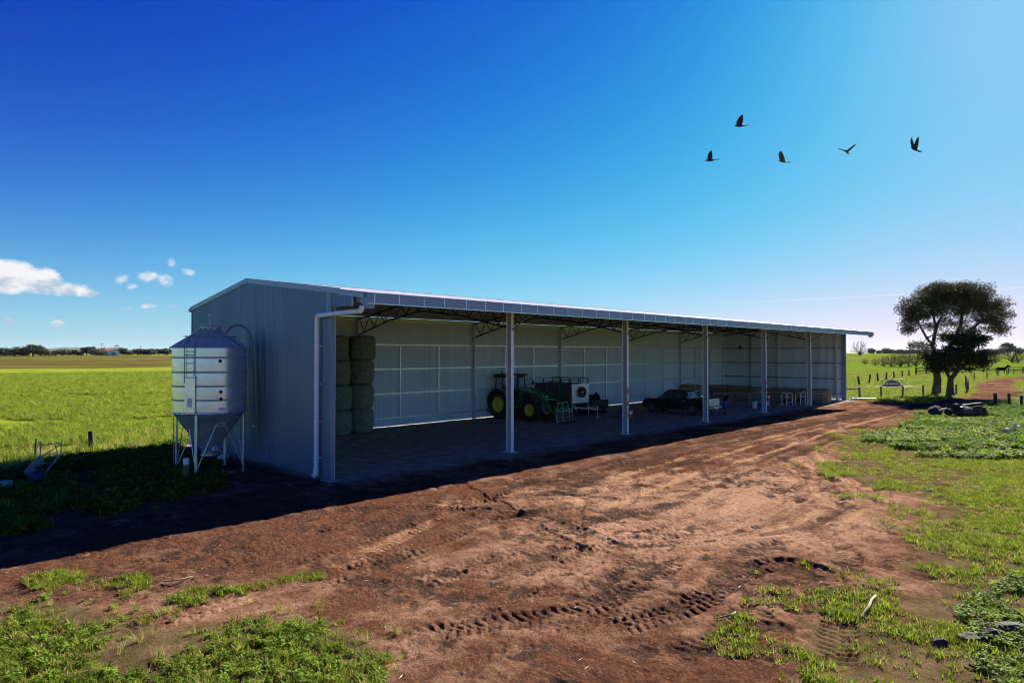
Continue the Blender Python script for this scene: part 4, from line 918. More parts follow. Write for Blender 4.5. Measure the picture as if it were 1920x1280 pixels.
# front loader: masts, arms, crossbeam, rams, carriage with guard frame
for s in (1, -1):
    mb = MB(); mb.prism([(1.45, .75), (1.75, .75), (1.7, 1.95), (1.5, 2.0)], s * .62 - .05, s * .62 + .05, 'y'); mb.build('loader_mast', DGREEN, tr_)
    mb = MB(); mb.beam((1.55, s * .62, 1.85), (3.3, s * .62, 1.62), .09, .2); mb.beam((3.22, s * .62, 1.68), (4.55, s * .62, .5), .09, .2); mb.build('loader_arm', DGREEN, tr_, bevel=.015)
    mb = MB(); mb.tube([(1.65, s * .62, 1.1), (2.9, s * .62, 1.5)], .045, 8); mb.tube([(3.1, s * .62, 1.85), (4.3, s * .62, 1.05)], .035, 8); mb.tube([(4.25, s * .62, 1.1), (4.62, s * .62, .85)], .03, 6); mb.build('loader_ram', CHROME if False else DGREEN, tr_, smooth=True)
mb = MB(); mb.beam((3.55, -.62, 1.38), (3.55, .62, 1.38), .12, .12); mb.build('crossbeam', DGREEN, tr_)
mb = MB(); mb.box((4.5, -.68, .25), (4.6, .68, .4)); mb.box((4.5, -.68, .72), (4.6, .68, .85)); mb.beam((4.55, -.6, .25), (4.55, -.6, .9), .08, .1); mb.beam((4.55, .6, .25), (4.55, .6, .9), .08, .1); mb.build('carriage', DGREEN, tr_)
PALE = mat('worn_pale_steel', (.62, .6, .56), .5, .3, var=.4, nscale=6)
fr = MB()
for P in ([(4.68, -.62, .04), (4.68, -.62, .75), (4.66, -.45, 1.25), (4.66, .45, 1.25), (4.68, .62, .75), (4.68, .62, .04)], [(4.68, -.62, .7), (4.68, .62, .7)], [(4.67, 0, .04), (4.66, 0, 1.25)], [(4.68, -.62, .06), (4.68, .62, .06)]): fr.tube(P, .028, 8)
fr.build('fork_guard', PALE, tr_, smooth=True)
for y_ in (-.35, .35): mb = MB(); mb.beam((4.65, y_, .07), (5.6, y_, .05), .1, .045); mb.build('fork_tine', STEELBLK, tr_)
mb = MB(); mb.box((4.55, -.7, .05), (4.66, .7, .6)); mb.build('carriage_plate', STEELBLK, tr_)
# extinguisher on the tractor's step side
ex = MB(); ex.lathe([(.05, 1.02), (.07, 1.05), (.07, 1.45), (.03, 1.54)], 12, at=(1.05, -1.0, 0)); exo = ex.build('extinguisher', RED, tr_, smooth=True)
mb = MB(); mb.lathe([(.0715, 1.2), (.0715, 1.26)], 12, at=(1.05, -1.0, 0)); mb.build('sticker', WHITE, exo)
# ---- stock crate trailer, drawbar towards the yard (local x forward = -Y)
sc_ = thing('stock_trailer', 'dark stock crate trailer with a spare wheel on its pale end panel', 'trailer', (23.82, 10.95, 0), R(-90))
L_, W_ = 3.35, 1.85
DPAN = mat('dark_crate_panel', (.09, .13, .145), .5, .1, var=.25, nscale=1.5)
for s in (1, -1): mb = MB(); mb.box((0, s * W_ / 2 - .02, .98), (L_ - .01, s * W_ / 2 + .02, 2.28)); mb.build('side_panel', DPAN, sc_)
mb = MB(); mb.box((L_, -W_ / 2, .98), (L_ + .03, W_ / 2, 2.28)); ep = mb.build('end_panel', mat('aluminium_panel', (.8, .8, .78), .4, .4, var=.3, nscale=3, stretch=(1, 1, 6)), sc_)
mb = MB(); mb.box((0, -W_ / 2, .9), (L_ + .02, W_ / 2, .975)); mb.build('deck', STEELBLK, sc_)
mb = MB(); mb.box((-.03, -W_ / 2, .98), (-.005, W_ / 2, 2.28)); mb.build('rear_gate', DPAN, sc_)
for s in (1, -1):
    for k in range(4):
        x0 = .05 + k * (L_ - .1) / 4; x1 = x0 + (L_ - .25) / 4
        mb = MB(); mb.tube([(x0, s * (W_ / 2), 2.28), (x0, s * W_ / 2, 2.6), (x0 + .06, s * W_ / 2, 2.66), (x1 - .06, s * W_ / 2, 2.66), (x1, s * W_ / 2, 2.6), (x1, s * W_ / 2, 2.28)], .022, 6); mb.tube([(x0, s * W_ / 2, 2.45), (x1, s * W_ / 2, 2.45)], .016, 6); mb.build('top_rail', STEELBLK, sc_, smooth=True)
    for x in (.1, 1.2, 2.3, L_ - .05): mb = MB(); mb.box((x - .03, s * (W_ / 2 + .022) - .012, .9), (x + .03, s * (W_ / 2 + .022) + .012, 2.3)); mb.build('stake', DGALV, sc_)
    for x in (1.1, 1.95): wheel(sc_, x, s * .78, .34, .2, .2, WHITE, 0, s, .07, name='trailer_wheel')
    mb = MB(); mb.tube([(L_ + .0, s * W_ / 2 - .03 * s, .0), (L_ + .03, s * W_ / 2 - .03 * s, .12), (L_, s * W_ / 2 - .03 * s, .95)], .022, 6); mb.build('stand_leg', GALV, sc_, smooth=True)
mb = MB(); mb.tube([(L_ + .02, -W_ / 2, 2.28), (L_ + .02, -W_ / 2, 2.6), (L_ + .02, -W_ / 2 + .07, 2.66), (L_ + .02, W_ / 2 - .07, 2.66), (L_ + .02, W_ / 2, 2.6), (L_ + .02, W_ / 2, 2.28)], .022, 6); mb.tube([(L_ + .02, 0, 2.28), (L_ + .02, 0, 2.66)], .016, 6); mb.build('end_rail', STEELBLK, sc_, smooth=True)
sp = obj('spare_wheel', tyre_mesh(.36, .22, .2), ep, (L_ + .16, .02, 1.72), (0, 0, R(90)))
mb = MB(); mb.lathe([(.2, -.06), (.15, -.03), (.07, -.06), (.001, -.08)], 20, axis='x', at=(.02, 0, 0)); mb.build('spare_rim', BLACK, sp, (0, 0, 0), (0, 0, R(-90)), smooth=True)
mb = MB(); mb.lathe([(.06, .0), (.06, .12), (.001, .13)], 12, axis='x'); mb.build('spare_hub', WHITE, ep, (L_ + .16, .02, 1.72), smooth=True)
for s in (1, -1): mb = MB(); mb.beam((L_, s * .7, .72), (L_ + 1.5, s * .05, .62), .08, .1); mb.build('drawbar', GALV, sc_)
mb = MB(); mb.tube([(L_ + 1.45, 0, .1), (L_ + 1.45, 0, .85)], .03, 8); mb.lathe([(.1, -.03), (.1, .03)], 14, axis='y', at=(L_ + 1.45, 0, .1)); mb.tube([(L_ + 1.45, 0, .85), (L_ + 1.32, 0, .92), (L_ + 1.2, 0, .72)], .016, 6); mb.build('jockey_wheel', GALV, sc_)
mb = MB(); mb.box((L_ + 1.45, -.06, .58), (L_ + 1.7, .06, .68)); mb.build('coupling', DGALV, sc_)
mb = MB(); mb.box((0, -.8, .72), (L_, -.66, .9)); mb.box((0, .66, .72), (L_, .8, .9)); mb.build('chassis', STEELBLK, sc_)
# ---- dark dual-cab pickup, faces +Y (nose to the back wall)
ut = thing('pickup_truck', 'dark green-black dual-cab pickup truck parked nose-in with a silver tailgate', 'pickup truck', (31.05, 2.7, 0), R(90))
PAINT = mat('dark_pickup_paint', (.022, .034, .032), .25, .2, var=.25, nscale=2, coat=.5)
UW = .91; WBU = 3.22
lower = [(-.98, .55), (-.98, 1.06), (.55, 1.08), (.55, 1.1), (2.3, 1.1), (3.3, 1.06), (3.85, .98), (4.02, .84), (4.04, .5), (3.7, .42), (3.64, .42)]
arch = lambda cx, r, z0: [(cx + r * math.cos(a), z0 + r * math.sin(a)) for a in [R(v) for v in range(8, 173, 15)]]
body = [(-1.2, .62), (-1.22, 1.1), (.42, 1.1), (.45, 1.12), (2.28, 1.12), (3.3, 1.07), (3.86, .98), (4.02, .82), (4.03, .5), (3.72, .42)] + arch(WBU, .47, .40) + [(WBU - .6, .36), (.6, .36)] + arch(0, .47, .40) + [(-.6, .45)]
def body_side(poly, w, name, m):
    mb = MB(); mb.prism(poly, -w, w, 'y'); return mb.build(name, m, ut, bevel=.05)
body_side(body, UW, 'body', PAINT)
cabpoly = [(.40, 1.1), (.52, 1.66), (.7, 1.74), (1.75, 1.76), (1.98, 1.70), (2.78, 1.1)]
n = len(cabpoly); mb = MB(); vs = []
for s in (-1, 1):
    for (x, z) in cabpoly: vs.append((x, s * (UW - .02 - .22 * max(0, (z - 1.1) / .66)), z))
mb.add(vs, [tuple(range(n)), tuple(range(2 * n - 1, n - 1, -1))] + [(i, i + n, (i + 1) % n + n, (i + 1) % n) for i in range(n)]); mb.build('cab', PAINT, ut, bevel=.04)
def side_win(poly, nm='side_window'):
    for s in (-1, 1):
        mb = MB(); vs = []
        for off in (.012, -.01):
            for (x, z) in poly: vs.append((x, s * (UW - .02 - .22 * max(0, (z - 1.1) / .66) + off), z))
        k = len(poly); mb.add(vs, [tuple(range(k)), tuple(range(2 * k - 1, k - 1, -1))] + [(i, i + k, (i + 1) % k + k, (i + 1) % k) for i in range(k)])
        mb.build(nm, GLASS, ut)
side_win([(.60, 1.17), (.66, 1.62), (1.42, 1.66), (1.45, 1.17)]); side_win([(1.55, 1.17), (1.53, 1.66), (1.92, 1.62), (2.5, 1.17)])
mb = MB(); mb.add([(2.72, -.78, 1.16), (2.72, .78, 1.16), (2.02, .66, 1.685), (2.02, -.66, 1.685)], [(0, 1, 2, 3)]); mb.add([(2.735, -.78, 1.17), (2.735, .78, 1.17), (2.035, .66, 1.69), (2.035, -.66, 1.69)], [(0, 1, 2, 3)]); mb.build('windscreen', GLASS, ut)
mb = MB(); mb.box((.40, -.6, 1.22), (.435, .6, 1.58)); mb.build('rear_window', mat('pale_glass', (.42, .52, .62), .08, spec=.8), ut)
# tray hollow, tailgate, bumper, plate, lamps
mb = MB(); mb.box((-1.12, -.74, 1.0), (.36, .74, 1.105)); mb.build('tray_liner', BLACK, ut)
for s in (1, -1):
    mb = MB(); mb.box((-1.2, s * .78 - .1, 1.1), (.38, s * .78 + .1, 1.2)); mb.build('tray_side', PAINT, ut, bevel=.03)
    mb = MB(); mb.box((-1.24, s * .85 - .05, .82), (-1.19, s * .85 + .05, 1.16)); mb.build('tail_light', mat('tail_lamp_red', (.3, .01, .012), .2), ut, bevel=.012)
    mb = MB(); mb.box((3.8, s * .68 - .16, .86), (3.96, s * .68 + .16, .98)); mb.build('headlight', CHROME, ut, bevel=.03)
    mb = MB(); mb.tube([(.3, s * .72, 1.2), (.1, s * .68, 1.68), (-.08, s * .66, 1.70), (-.55, s * .74, 1.22)], .035, 8); mb.build('sports_bar', CHROME, ut, smooth=True)
    mb = MB(); mb.box((2.3, s * 1.02 - .1, 1.17), (2.42, s * 1.02 + .1, 1.33)); mb.build('mirror', CHROME if s > 0 else PAINT, ut, bevel=.03)
    mb = MB(); mb.box((.7, s * (UW + .05) - .05, .36), (2.6, s * (UW + .05) + .05, .42)); mb.build('side_step', GREYP, ut, bevel=.02)
    for x in (1.35, .62): mb = MB(); mb.box((x - .09, s * (UW + .012) - .012, 1.0), (x + .09, s * (UW + .012) + .012, 1.03)); mb.build('door_handle', CHROME, ut)
    for cx in (0, WBU): wheel(ut, cx, s * .79, .39, .26, .23, GREYP, 0, s, .06, 6)
    mb = MB(); mb.box((-.62, s * .8 - .13, .14), (-.6, s * .8 + .13, .48)); mb.build('mud_flap', BLACK, ut)
mb = MB(); mb.tube([(.1, -.68, 1.69), (.1, .68, 1.69)], .03, 8); mb.build('sports_bar_hoop', CHROME, ut, smooth=True)
mb = MB(); mb.box((-1.26, -.76, .68), (-1.2, .76, 1.2)); tg = mb.build('tailgate', mat('silver_tailgate', (.7, .75, .75), .3, .4, var=.2), ut, bevel=.025)
mb = MB(); mb.box((-1.275, -.12, .98), (-1.258, .12, 1.05)); mb.build('tailgate_handle', CHROME, tg, bevel=.006)
mb = MB(); mb.box((-1.4, -.88, .5), (-1.24, .88, .66)); bu = mb.build('rear_bumper', CHROME, ut, bevel=.03)
mb = MB(); mb.box((-1.272, -.62, .72), (-1.2605, .62, .82)); mb.build('reflective_strip', WHITE, tg)
mb = MB(); mb.box((-1.41, -.19, .46), (-1.402, .19, .57)); mb.build('number_plate', WHITE, bu)
mb = MB(); mb.box((-1.55, -.04, .40), (-1.3, .04, .47)); mb.lathe([(.03, .47), (.03, .55)], 10, at=(-1.52, 0, 0)); mb.build('tow_ball', CHROME, bu)
mb = MB(); mb.tube([(4.12, -.8, .62), (4.18, -.5, .62), (4.2, 0, .62), (4.18, .5, .62), (4.12, .8, .62)], .05, 8)
for y_ in (-.3, .3): mb.tube([(4.16, y_, .55), (4.2, y_, .95), (4.12, y_, 1.02)], .03, 8)
mb.tube([(4.12, -.32, 1.02), (4.12, .32, 1.02)], .03, 8); mb.build('bull_bar', STEELBLK, ut, smooth=True)
mb = MB(); mb.box((3.98, -.5, .62), (4.06, .5, .86)); mb.build('grille', CHROME, ut)
# ------------------------------------------------------------------ people and animals
def skin_mesh(name, joints, bones, sub=2):
    """joints: {key:(x,y,z,rx,ry)}; returns an evaluated mesh"""
    keys = list(joints); me = bpy.data.meshes.new(name); me.from_pydata([joints[k][:3] for k in keys], [(keys.index(a), keys.index(b)) for a, b in bones], [])
    o = bpy.data.objects.new(name, me); C.objects.link(o); m = o.modifiers.new('skin', 'SKIN'); m.use_smooth_shade = True
    for i, k in enumerate(keys): me.skin_vertices[0].data[i].radius = joints[k][3:5]; me.skin_vertices[0].data[i].use_root = (i == 0)
    s = o.modifiers.new('sub', 'SUBSURF'); s.levels = sub; s.render_levels = sub
    dg = bpy.context.evaluated_depsgraph_get(); r = bpy.data.meshes.new_from_object(o.evaluated_get(dg)); bpy.data.objects.remove(o); return r
SKIN = mat('skin', (.6, .38, .29), .6); NAVY = mat('navy_jacket', (.012, .014, .028), .85, var=.3); JEANS = mat('blue_jeans', (.07, .15, .32), .85, var=.3, nscale=9); HAIR = mat('brown_hair', (.06, .04, .028), .8); BOOT = mat('dark_boots', (.02, .015, .012), .7); SHIRT = mat('pale_shirt', (.45, .5, .6), .8)
J = {'pelvis': (0, 0, .90, .15, .11), 'waist': (0, 0, 1.04, .135, .10), 'chest': (.01, 0, 1.24, .16, .115), 'neckb': (.01, 0, 1.38, .085, .075), 'neck': (.02, 0, 1.45, .052, .052), 'head': (.035, 0, 1.555, .078, .088), 'crown': (.03, 0, 1.62, .062, .072)}
B = [('pelvis', 'waist'), ('waist', 'chest'), ('chest', 'neckb'), ('neckb', 'neck'), ('neck', 'head'), ('head', 'crown')]
for s, k in ((1, 'l'), (-1, 'r')):
    fx = .10 if s > 0 else -.06
    J.update({'sh' + k: (.0, .17 * s, 1.335, .06, .06), 'el' + k: (-.02 + .03 * s, .235 * s, 1.09, .043, .043), 'wr' + k: (.14, .19 * s, .92, .03, .03), 'pa' + k: (.19, .185 * s, .86, .036, .02),
              'hi' + k: (.0, .095 * s, .84, .085, .085), 'kn' + k: (fx * .6 + .02, .105 * s, .47, .06, .06), 'an' + k: (fx, .11 * s, .1, .042, .045), 'he' + k: (fx - .02, .11 * s, .045, .042, .038), 'to' + k: (fx + .17, .125 * s, .035, .042, .03)})
    B += [('neckb', 'sh' + k), ('sh' + k, 'el' + k), ('el' + k, 'wr' + k), ('wr' + k, 'pa' + k), ('pelvis', 'hi' + k), ('hi' + k, 'kn' + k), ('kn' + k, 'an' + k), ('an' + k, 'he' + k), ('he' + k, 'to' + k)]
    for f in range(4):
        J[f'f{f}{k}'] = (.215 + .004 * f, (.185 + .022 * (f - 1.5)) * s, .80 - (.004 if f in (0, 3) else -.006), .0085, .0085); J[f'g{f}{k}'] = (.225, (.185 + .021 * (f - 1.5)) * s, .755 + (.012 if f in (0, 3) else 0), .007, .007)
        B += [('pa' + k, f'f{f}{k}'), (f'f{f}{k}', f'g{f}{k}')]
    J['th' + k] = (.235, (.15) * s, .85, .010, .010); B.append(('pa' + k, 'th' + k))
pm = skin_mesh('person', J, B)
for m in (NAVY, JEANS, SKIN, BOOT, SHIRT): pm.materials.append(m)
for pl in pm.polygons:
    c = pl.center
    pl.material_index = 2 if c.z > 1.40 or (c.x > .155 and .7 < c.z < .93 and abs(c.y) > .1) else 3 if c.z < .13 else 1 if c.z < .93 and not (abs(c.y) > .165 and c.z > .8 and c.x > .05) else 4 if (c.z > 1.2 and c.x > .09 and abs(c.y) < .05) else 0
pe = obj('person', pm, None, (32.95, 1.55, 0), (0, 0, R(160))); tag(pe, 'person in a dark jacket and blue jeans standing behind the pickup', 'person')
mb = MB(); mb.lathe([(.001, 1.665), (.06, 1.655), (.088, 1.6), (.095, 1.55), (.09, 1.49)], 16, at=(.012, 0, 0)); hb = mb.build('hair', HAIR, pe, smooth=True)
for v in hb.data.vertices:
    if v.co.x > .06: v.co.x = .06 + (v.co.x - .06) * .3; v.co.z = max(v.co.z, 1.6)
mb = MB(); mb.tube([(.118, 0, 1.56), (.14, 0, 1.535), (.12, 0, 1.52)], [.008, .016, .008], 8); mb.build('nose', SKIN, pe, smooth=True)
for s in (1, -1):
    mb = MB(); mb.lathe([(.004, -.008), (.012, 0), (.004, .008)], 10, axis='x', at=(.118, .034 * s, 1.575)); mb.build('eye', HAIR, pe, smooth=True)
    mb = MB(); mb.tube([(.03, .083 * s, 1.58), (.028, .096 * s, 1.56), (.035, .084 * s, 1.53)], .012, 6); mb.build('ear', SKIN, pe, smooth=True)
mb = MB(); mb.tube([(.117, -.025, 1.498), (.124, 0, 1.496), (.117, .025, 1.498)], .006, 6); mb.build('mouth', mat('lips', (.3, .12, .1), .6), pe)
HIDE = mat('black_hide', (.010, .008, .008), .85, spec=.08, var=.4)
def quadruped(name, label, cat, loc, rz, s=1.0, cow=False):
    hd = 1.25 if cow else 1.75
    J = {'belly': (0, 0, 1.08, .30, .33), 'hip': (-.55, 0, 1.16, .27, .29), 'rump': (-.78, 0, 1.12, .2, .24), 'chest': (.5, 0, 1.1, .25, .33), 'neckb': (.74, 0, 1.28, .17, .24), 'neck': (1.0, 0, (1.35 if cow else 1.58), .12, .17), 'poll': (1.18, 0, (1.4 if cow else 1.8), .10, .13), 'jaw': (1.38, 0, (1.28 if cow else 1.64), .085, .11), 'muzzle': (1.56, 0, (1.12 if cow else 1.44), .065, .075), 'tail1': (-.95, 0, 1.05, .05, .05), 'tail2': (-1.02, 0, .6, .05, .06)}
    B = [('belly', 'hip'), ('hip', 'rump'), ('belly', 'chest'), ('chest', 'neckb'), ('neckb', 'neck'), ('neck', 'poll'), ('poll', 'jaw'), ('jaw', 'muzzle'), ('rump', 'tail1'), ('tail1', 'tail2')]
    for q, k in ((1, 'l'), (-1, 'r')):
        f = .06 * q
        J.update({'s' + k: (.52, .17 * q, .85, .11, .11), 'e' + k: (.48 + f, .17 * q, .62, .08, .08), 'w' + k: (.52 + f, .17 * q, .40, .05, .05), 'fe' + k: (.5 + f, .17 * q, .12, .04, .04), 'fh' + k: (.54 + f, .17 * q, .03, .06, .05),
                  'st' + k: (-.52 - f, .19 * q, .82, .13, .13), 'ho' + k: (-.78 - f, .19 * q, .48, .06, .06), 'ha' + k: (-.72 - f, .19 * q, .13, .042, .042), 'hh' + k: (-.68 - f, .19 * q, .03, .06, .05), 'ea' + k: (1.12, .1 * q, (1.5 if cow else 1.95), .025, .03)})
        B += [('chest', 's' + k), ('s' + k, 'e' + k), ('e' + k, 'w' + k), ('w' + k, 'fe' + k), ('fe' + k, 'fh' + k), ('hip', 'st' + k), ('st' + k, 'ho' + k), ('ho' + k, 'ha' + k), ('ha' + k, 'hh' + k), ('poll', 'ea' + k)]
    me = skin_mesh(name, J, B); me.materials.append(HIDE); o = obj(name, me, None, loc, (0, 0, rz)); o.scale = (s, s, s); tag(o, label, cat)
    if not cow:
        mb = MB(); mb.tube([(1.14, 0, 1.93), (.98, 0, 1.78), (.8, 0, 1.56), (.66, 0, 1.42)], [.03, .06, .06, .03], 8); mb.build('mane', HIDE, o, smooth=True)
    return o
def gzs(x, y): return float(gz(np.array([x]), np.array([y]))[0])
quadruped('horse', 'black horse standing by the far timber yard beyond the track', 'horse', (168.9, 2.9, gzs(168.9, 2.9)), R(YAW - 90 - 15), 1.12)
quadruped('cow', 'tiny dark cow grazing far off in the right-hand pasture', 'cow', (300, 31.5, gzs(300, 31.5)), R(120), 1.0, True)
# birds
def bird(name, loc, heading, lift_l, lift_r, sweep, label, pitch=0, m=None, s=1.0):
    """lift = wing raise angle in degrees from level; heading in degrees"""
    mb = MB()
    prof = [(-.27, .012), (-.2, .035), (-.1, .06), (.02, .072), (.11, .062), (.165, .042), (.2, .046), (.235, .04), (.26, .018), (.29, .004)]
    vs = []; n = 12
    for (x, r) in prof:
        for k in range(n):
            a = 2 * math.pi * k / n; vs.append((x, r * math.cos(a), r * .92 * math.sin(a) + (.015 if x > .15 else 0)))
    fs = [(i * n + k, i * n + (k + 1) % n, (i + 1) * n + (k + 1) % n, (i + 1) * n + k) for i in range(len(prof) - 1) for k in range(n)] + [tuple(range(n - 1, -1, -1)), tuple((len(prof) - 1) * n + k for k in range(n))]
    mb.add(vs, fs)
    mb.add([(-.2, -.03, .01), (-.2, .03, .01), (-.43, .085, .03), (-.46, 0, .032), (-.43, -.085, .03), (-.2, -.03, -.006), (-.2, .03, -.006), (-.43, .085, .022), (-.46, 0, .024), (-.43, -.085, .022)],
           [(0, 1, 2, 3, 4), (9, 8, 7, 6, 5), (0, 5, 6, 1), (1, 6, 7, 2), (2, 7, 8, 3), (3, 8, 9, 4), (4, 9, 5, 0)])
    for sd_, lift in ((1, lift_l), (-1, lift_r)):
        # wing outline (span, lead, trail)
        sec = [(0, .13, -.1), (.09, .15, -.11), (.2, .14, -.12), (.32, .09, -.12), (.42, .03, -.1), (.49, -.05, -.09), (.515, -.085, -.088)]
        vs = []
        for i, (sp_, le, tl) in enumerate(sec):
            a1 = R(lift) + R(14) * (sp_ / .5) * (1 if lift > 0 else -1) * .6
            yy = .04 + sp_ * math.cos(a1); zz = .03 + sp_ * math.sin(a1); dx = -sp_ * math.tan(R(sweep))
            th = .008 * (1 - sp_ / .6)
            nv = (-math.sin(a1), math.cos(a1))
            for x in (le + dx, tl + dx):
                for q in (1, -1): vs.append((x, sd_ * (yy + nv[0] * th * q), zz + nv[1] * th * q))
        fs = []
        for i in range(len(sec) - 1):
            b0, b1 = i * 4, (i + 1) * 4
            fs += [(b0, b1, b1 + 2, b0 + 2), (b0 + 1, b0 + 3, b1 + 3, b1 + 1), (b0, b0 + 1, b1 + 1, b1), (b0 + 2, b1 + 2, b1 + 3, b0 + 3)]
        fs.append((len(vs) - 4, len(vs) - 3, len(vs) - 1, len(vs) - 2)); mb.add(vs, fs)
    o = mb.build(name, m, None, loc, (0, R(pitch), R(heading)), smooth=True); o.scale = (s, s, s)
    tag(o, label, 'bird', 'birds flying over the shed'); return o
FEATH = mat('dark_feathers', (.028, .024, .026), .6, col2=(.012, .011, .012), nscale=9); FEATHB = mat('sunlit_feathers', (.16, .085, .05), .6, col2=(.03, .022, .02), nscale=7)  # second feather colour is browner, with sunlight painted in
LEFT = YAW + 90
bird('bird', (13.63, -8.52, 13.6), LEFT + 8, 72, 78, 8, 'highest dark bird with both wings raised', 4, FEATH, .82)
bird('bird', (12.83, -7.64, 12.2), LEFT - 10, 80, 95, -2, 'leftmost dark bird with wings held straight up', 2, FEATH, .74)
bird('bird', (14.87, -9.78, 12.15), LEFT + 12, 76, 86, -32, 'dark bird tinted brown by sunlight, second from the left', -6, FEATHB, .74)
bird('bird', (16.66, -11.66, 12.55), LEFT + 50, 30, 24, -4, 'dark bird with wings spread wide in a shallow V', -4, FEATH, .78)
bird('bird', (18.56, -13.66, 12.65), LEFT + 22, 48, 80, -34, 'rightmost dark bird with a wing swept forward', -14, FEATH, .82)
# ------------------------------------------------------------------ vegetation
GRASS = mat('grass_blade', (.10, .17, .012), .7, spec=.08, col2=(.22, .255, .022), nscale=.35, rand=.45, trans=.5)
CROP = mat('crop_blade', (.12, .205, .012), .7, spec=.1, col2=(.27, .32, .032), nscale=.12, rand=.4, trans=.5)
DRYB = mat('dry_blade', (.36, .27, .08), .75, spec=.2, col2=(.46, .38, .15), nscale=.5, rand=.3, trans=.35)
WEED = mat('weed_leaf', (.12, .20, .016), .6, spec=.1, col2=(.22, .28, .03), nscale=.8, rand=.45, trans=.5)
DWEED = mat('glossy_weed_leaf', (.06, .145, .010), .6, spec=.05, col2=(.12, .20, .014), nscale=.8, rand=.45, trans=.45)
PROTO = bpy.data.collections.new('plant_prototypes')
def blade(mb, base, d, h, w, bend, segs=3, mi=0):
    """curved tapering blade"""
    d = Vector((d[0], d[1], 0)).normalized(); sx = Vector((-d.y, d.x, 0)); vs = []
    for i in range(segs + 1):
        t_ = i / segs; p = Vector(base) + d * (bend * h * t_ * t_) + Vector((0, 0, h * (t_ - .35 * bend * t_ * t_)))
        ww = w * (1 - t_ ** 1.5) if i < segs else 0
        if i < segs: vs += [p - sx * ww / 2, p + sx * ww / 2]
        else: vs += [p]
    fs = [(2 * i, 2 * i + 1, 2 * i + 3, 2 * i + 2) for i in range(segs - 1)] + [(2 * segs - 2, 2 * segs - 1, 2 * segs)]
    mb.add(vs, fs, mi)
def leaf(mb, base, az, pitch, l, w, mi=0, droop=.5):
    d = Vector((math.cos(az) * math.cos(pitch), math.sin(az) * math.cos(pitch), math.sin(pitch))); sx = Vector((-math.sin(az), math.cos(az), 0)); up = sx.cross(d) * -1
    b = Vector(base); P = lambda t_, s, k: b + d * l * t_ + sx * s * w / 2 + Vector((0, 0, -droop * l * t_ * t_)) + Vector((0, 0, k))
    mb.add([P(0, 0, 0), P(.35, -1, .012), P(.4, 0, 0), P(.35, 1, .012), P(.75, -.7, .0), P(.75, 0, -.008), P(.75, .7, 0), P(1, 0, -.01)], [(0, 2, 1), (0, 3, 2), (1, 2, 5, 4), (2, 3, 6, 5), (4, 5, 7), (5, 6, 7)], mi)
def proto(name, mb, mats):
    me = bpy.data.meshes.new(name); me.from_pydata(mb.v, [], mb.f)
    for m in mats: me.materials.append(m)
    me.polygons.foreach_set('material_index', mb.m); o = bpy.data.objects.new(name, me); return o
def tuft_set(kind, nvar):
    out = []
    for q in range(nvar):
        mb = MB(); rs = random.Random(kind.__hash__() % 1000 * 0 + q * 13 + len(kind))
        if kind == 'short':
            for _ in range(16): a = rs.uniform(0, 6.28); r = rs.uniform(0, .09); blade(mb, (r * math.cos(a), r * math.sin(a), -.01), (math.cos(a + rs.uniform(-1, 1)), math.sin(a + rs.uniform(-1, 1))), rs.uniform(.05, .12), rs.uniform(.010, .017), rs.uniform(.3, 1.1), 2, 1 if rs.random() < .12 else 0)
        elif kind == 'pasture':
            for _ in range(18): a = rs.uniform(0, 6.28); r = rs.uniform(0, .18); blade(mb, (r * math.cos(a), r * math.sin(a), -.01), (math.cos(a + rs.uniform(-1, 1)), math.sin(a + rs.uniform(-1, 1))), rs.uniform(.1, .24), rs.uniform(.016, .028), rs.uniform(.3, 1.1), 2, 1 if rs.random() < .13 else 0)
        elif kind == 'crop':
            for _ in range(26): a = rs.uniform(0, 6.28); r = rs.uniform(0, .26); blade(mb, (r * math.cos(a), r * math.sin(a), -.02), (math.cos(a + rs.uniform(-1, 1)), math.sin(a + rs.uniform(-1, 1))), rs.uniform(.2, .48), rs.uniform(.02, .036), rs.uniform(.3, 1.1), 3, 1 if rs.random() < .09 else 0)
        elif kind == 'dry':
            for _ in range(24): a = rs.uniform(0, 6.28); r = rs.uniform(0, .2); blade(mb, (r * math.cos(a), r * math.sin(a), -.02), (math.cos(a), math.sin(a)), rs.uniform(.3, .7), rs.uniform(.014, .026), rs.uniform(.2, .8), 3, 1 if rs.random() < .6 else 0)
        elif kind in ('weed', 'gloss'):
            for _ in range(22):
                a = rs.uniform(0, 6.28); z = rs.uniform(.0, .16); r = rs.uniform(0, .1); leaf(mb, (r * math.cos(a), r * math.sin(a), z), a + rs.uniform(-.5, .5), rs.uniform(.05, 1.0), rs.uniform(.09, .21), rs.uniform(.045, .085), 0, rs.uniform(.2, .7))
            for _ in range(6): a = rs.uniform(0, 6.28); blade(mb, (.05 * math.cos(a), .05 * math.sin(a), 0), (math.cos(a), math.sin(a)), rs.uniform(.15, .3), .012, rs.uniform(.2, .8), 2, 1 if rs.random() < .5 else 0)
        out.append(mb)
    return out
SETS = {}
for kind, nv, mats in (('short', 5, [GRASS, DRYB]), ('pasture', 4, [GRASS, DRYB]), ('crop', 5, [CROP, DRYB]), ('dry', 4, [CROP, DRYB]), ('weed', 5, [WEED, DRYB]), ('gloss', 5, [DWEED, DRYB])):
    col_ = bpy.data.collections.new('proto_' + kind)
    for i, mb in enumerate(tuft_set(kind, nv)): col_.objects.link(proto(f'{kind}_{i}', mb, mats))
    SETS[kind] = (col_, nv)
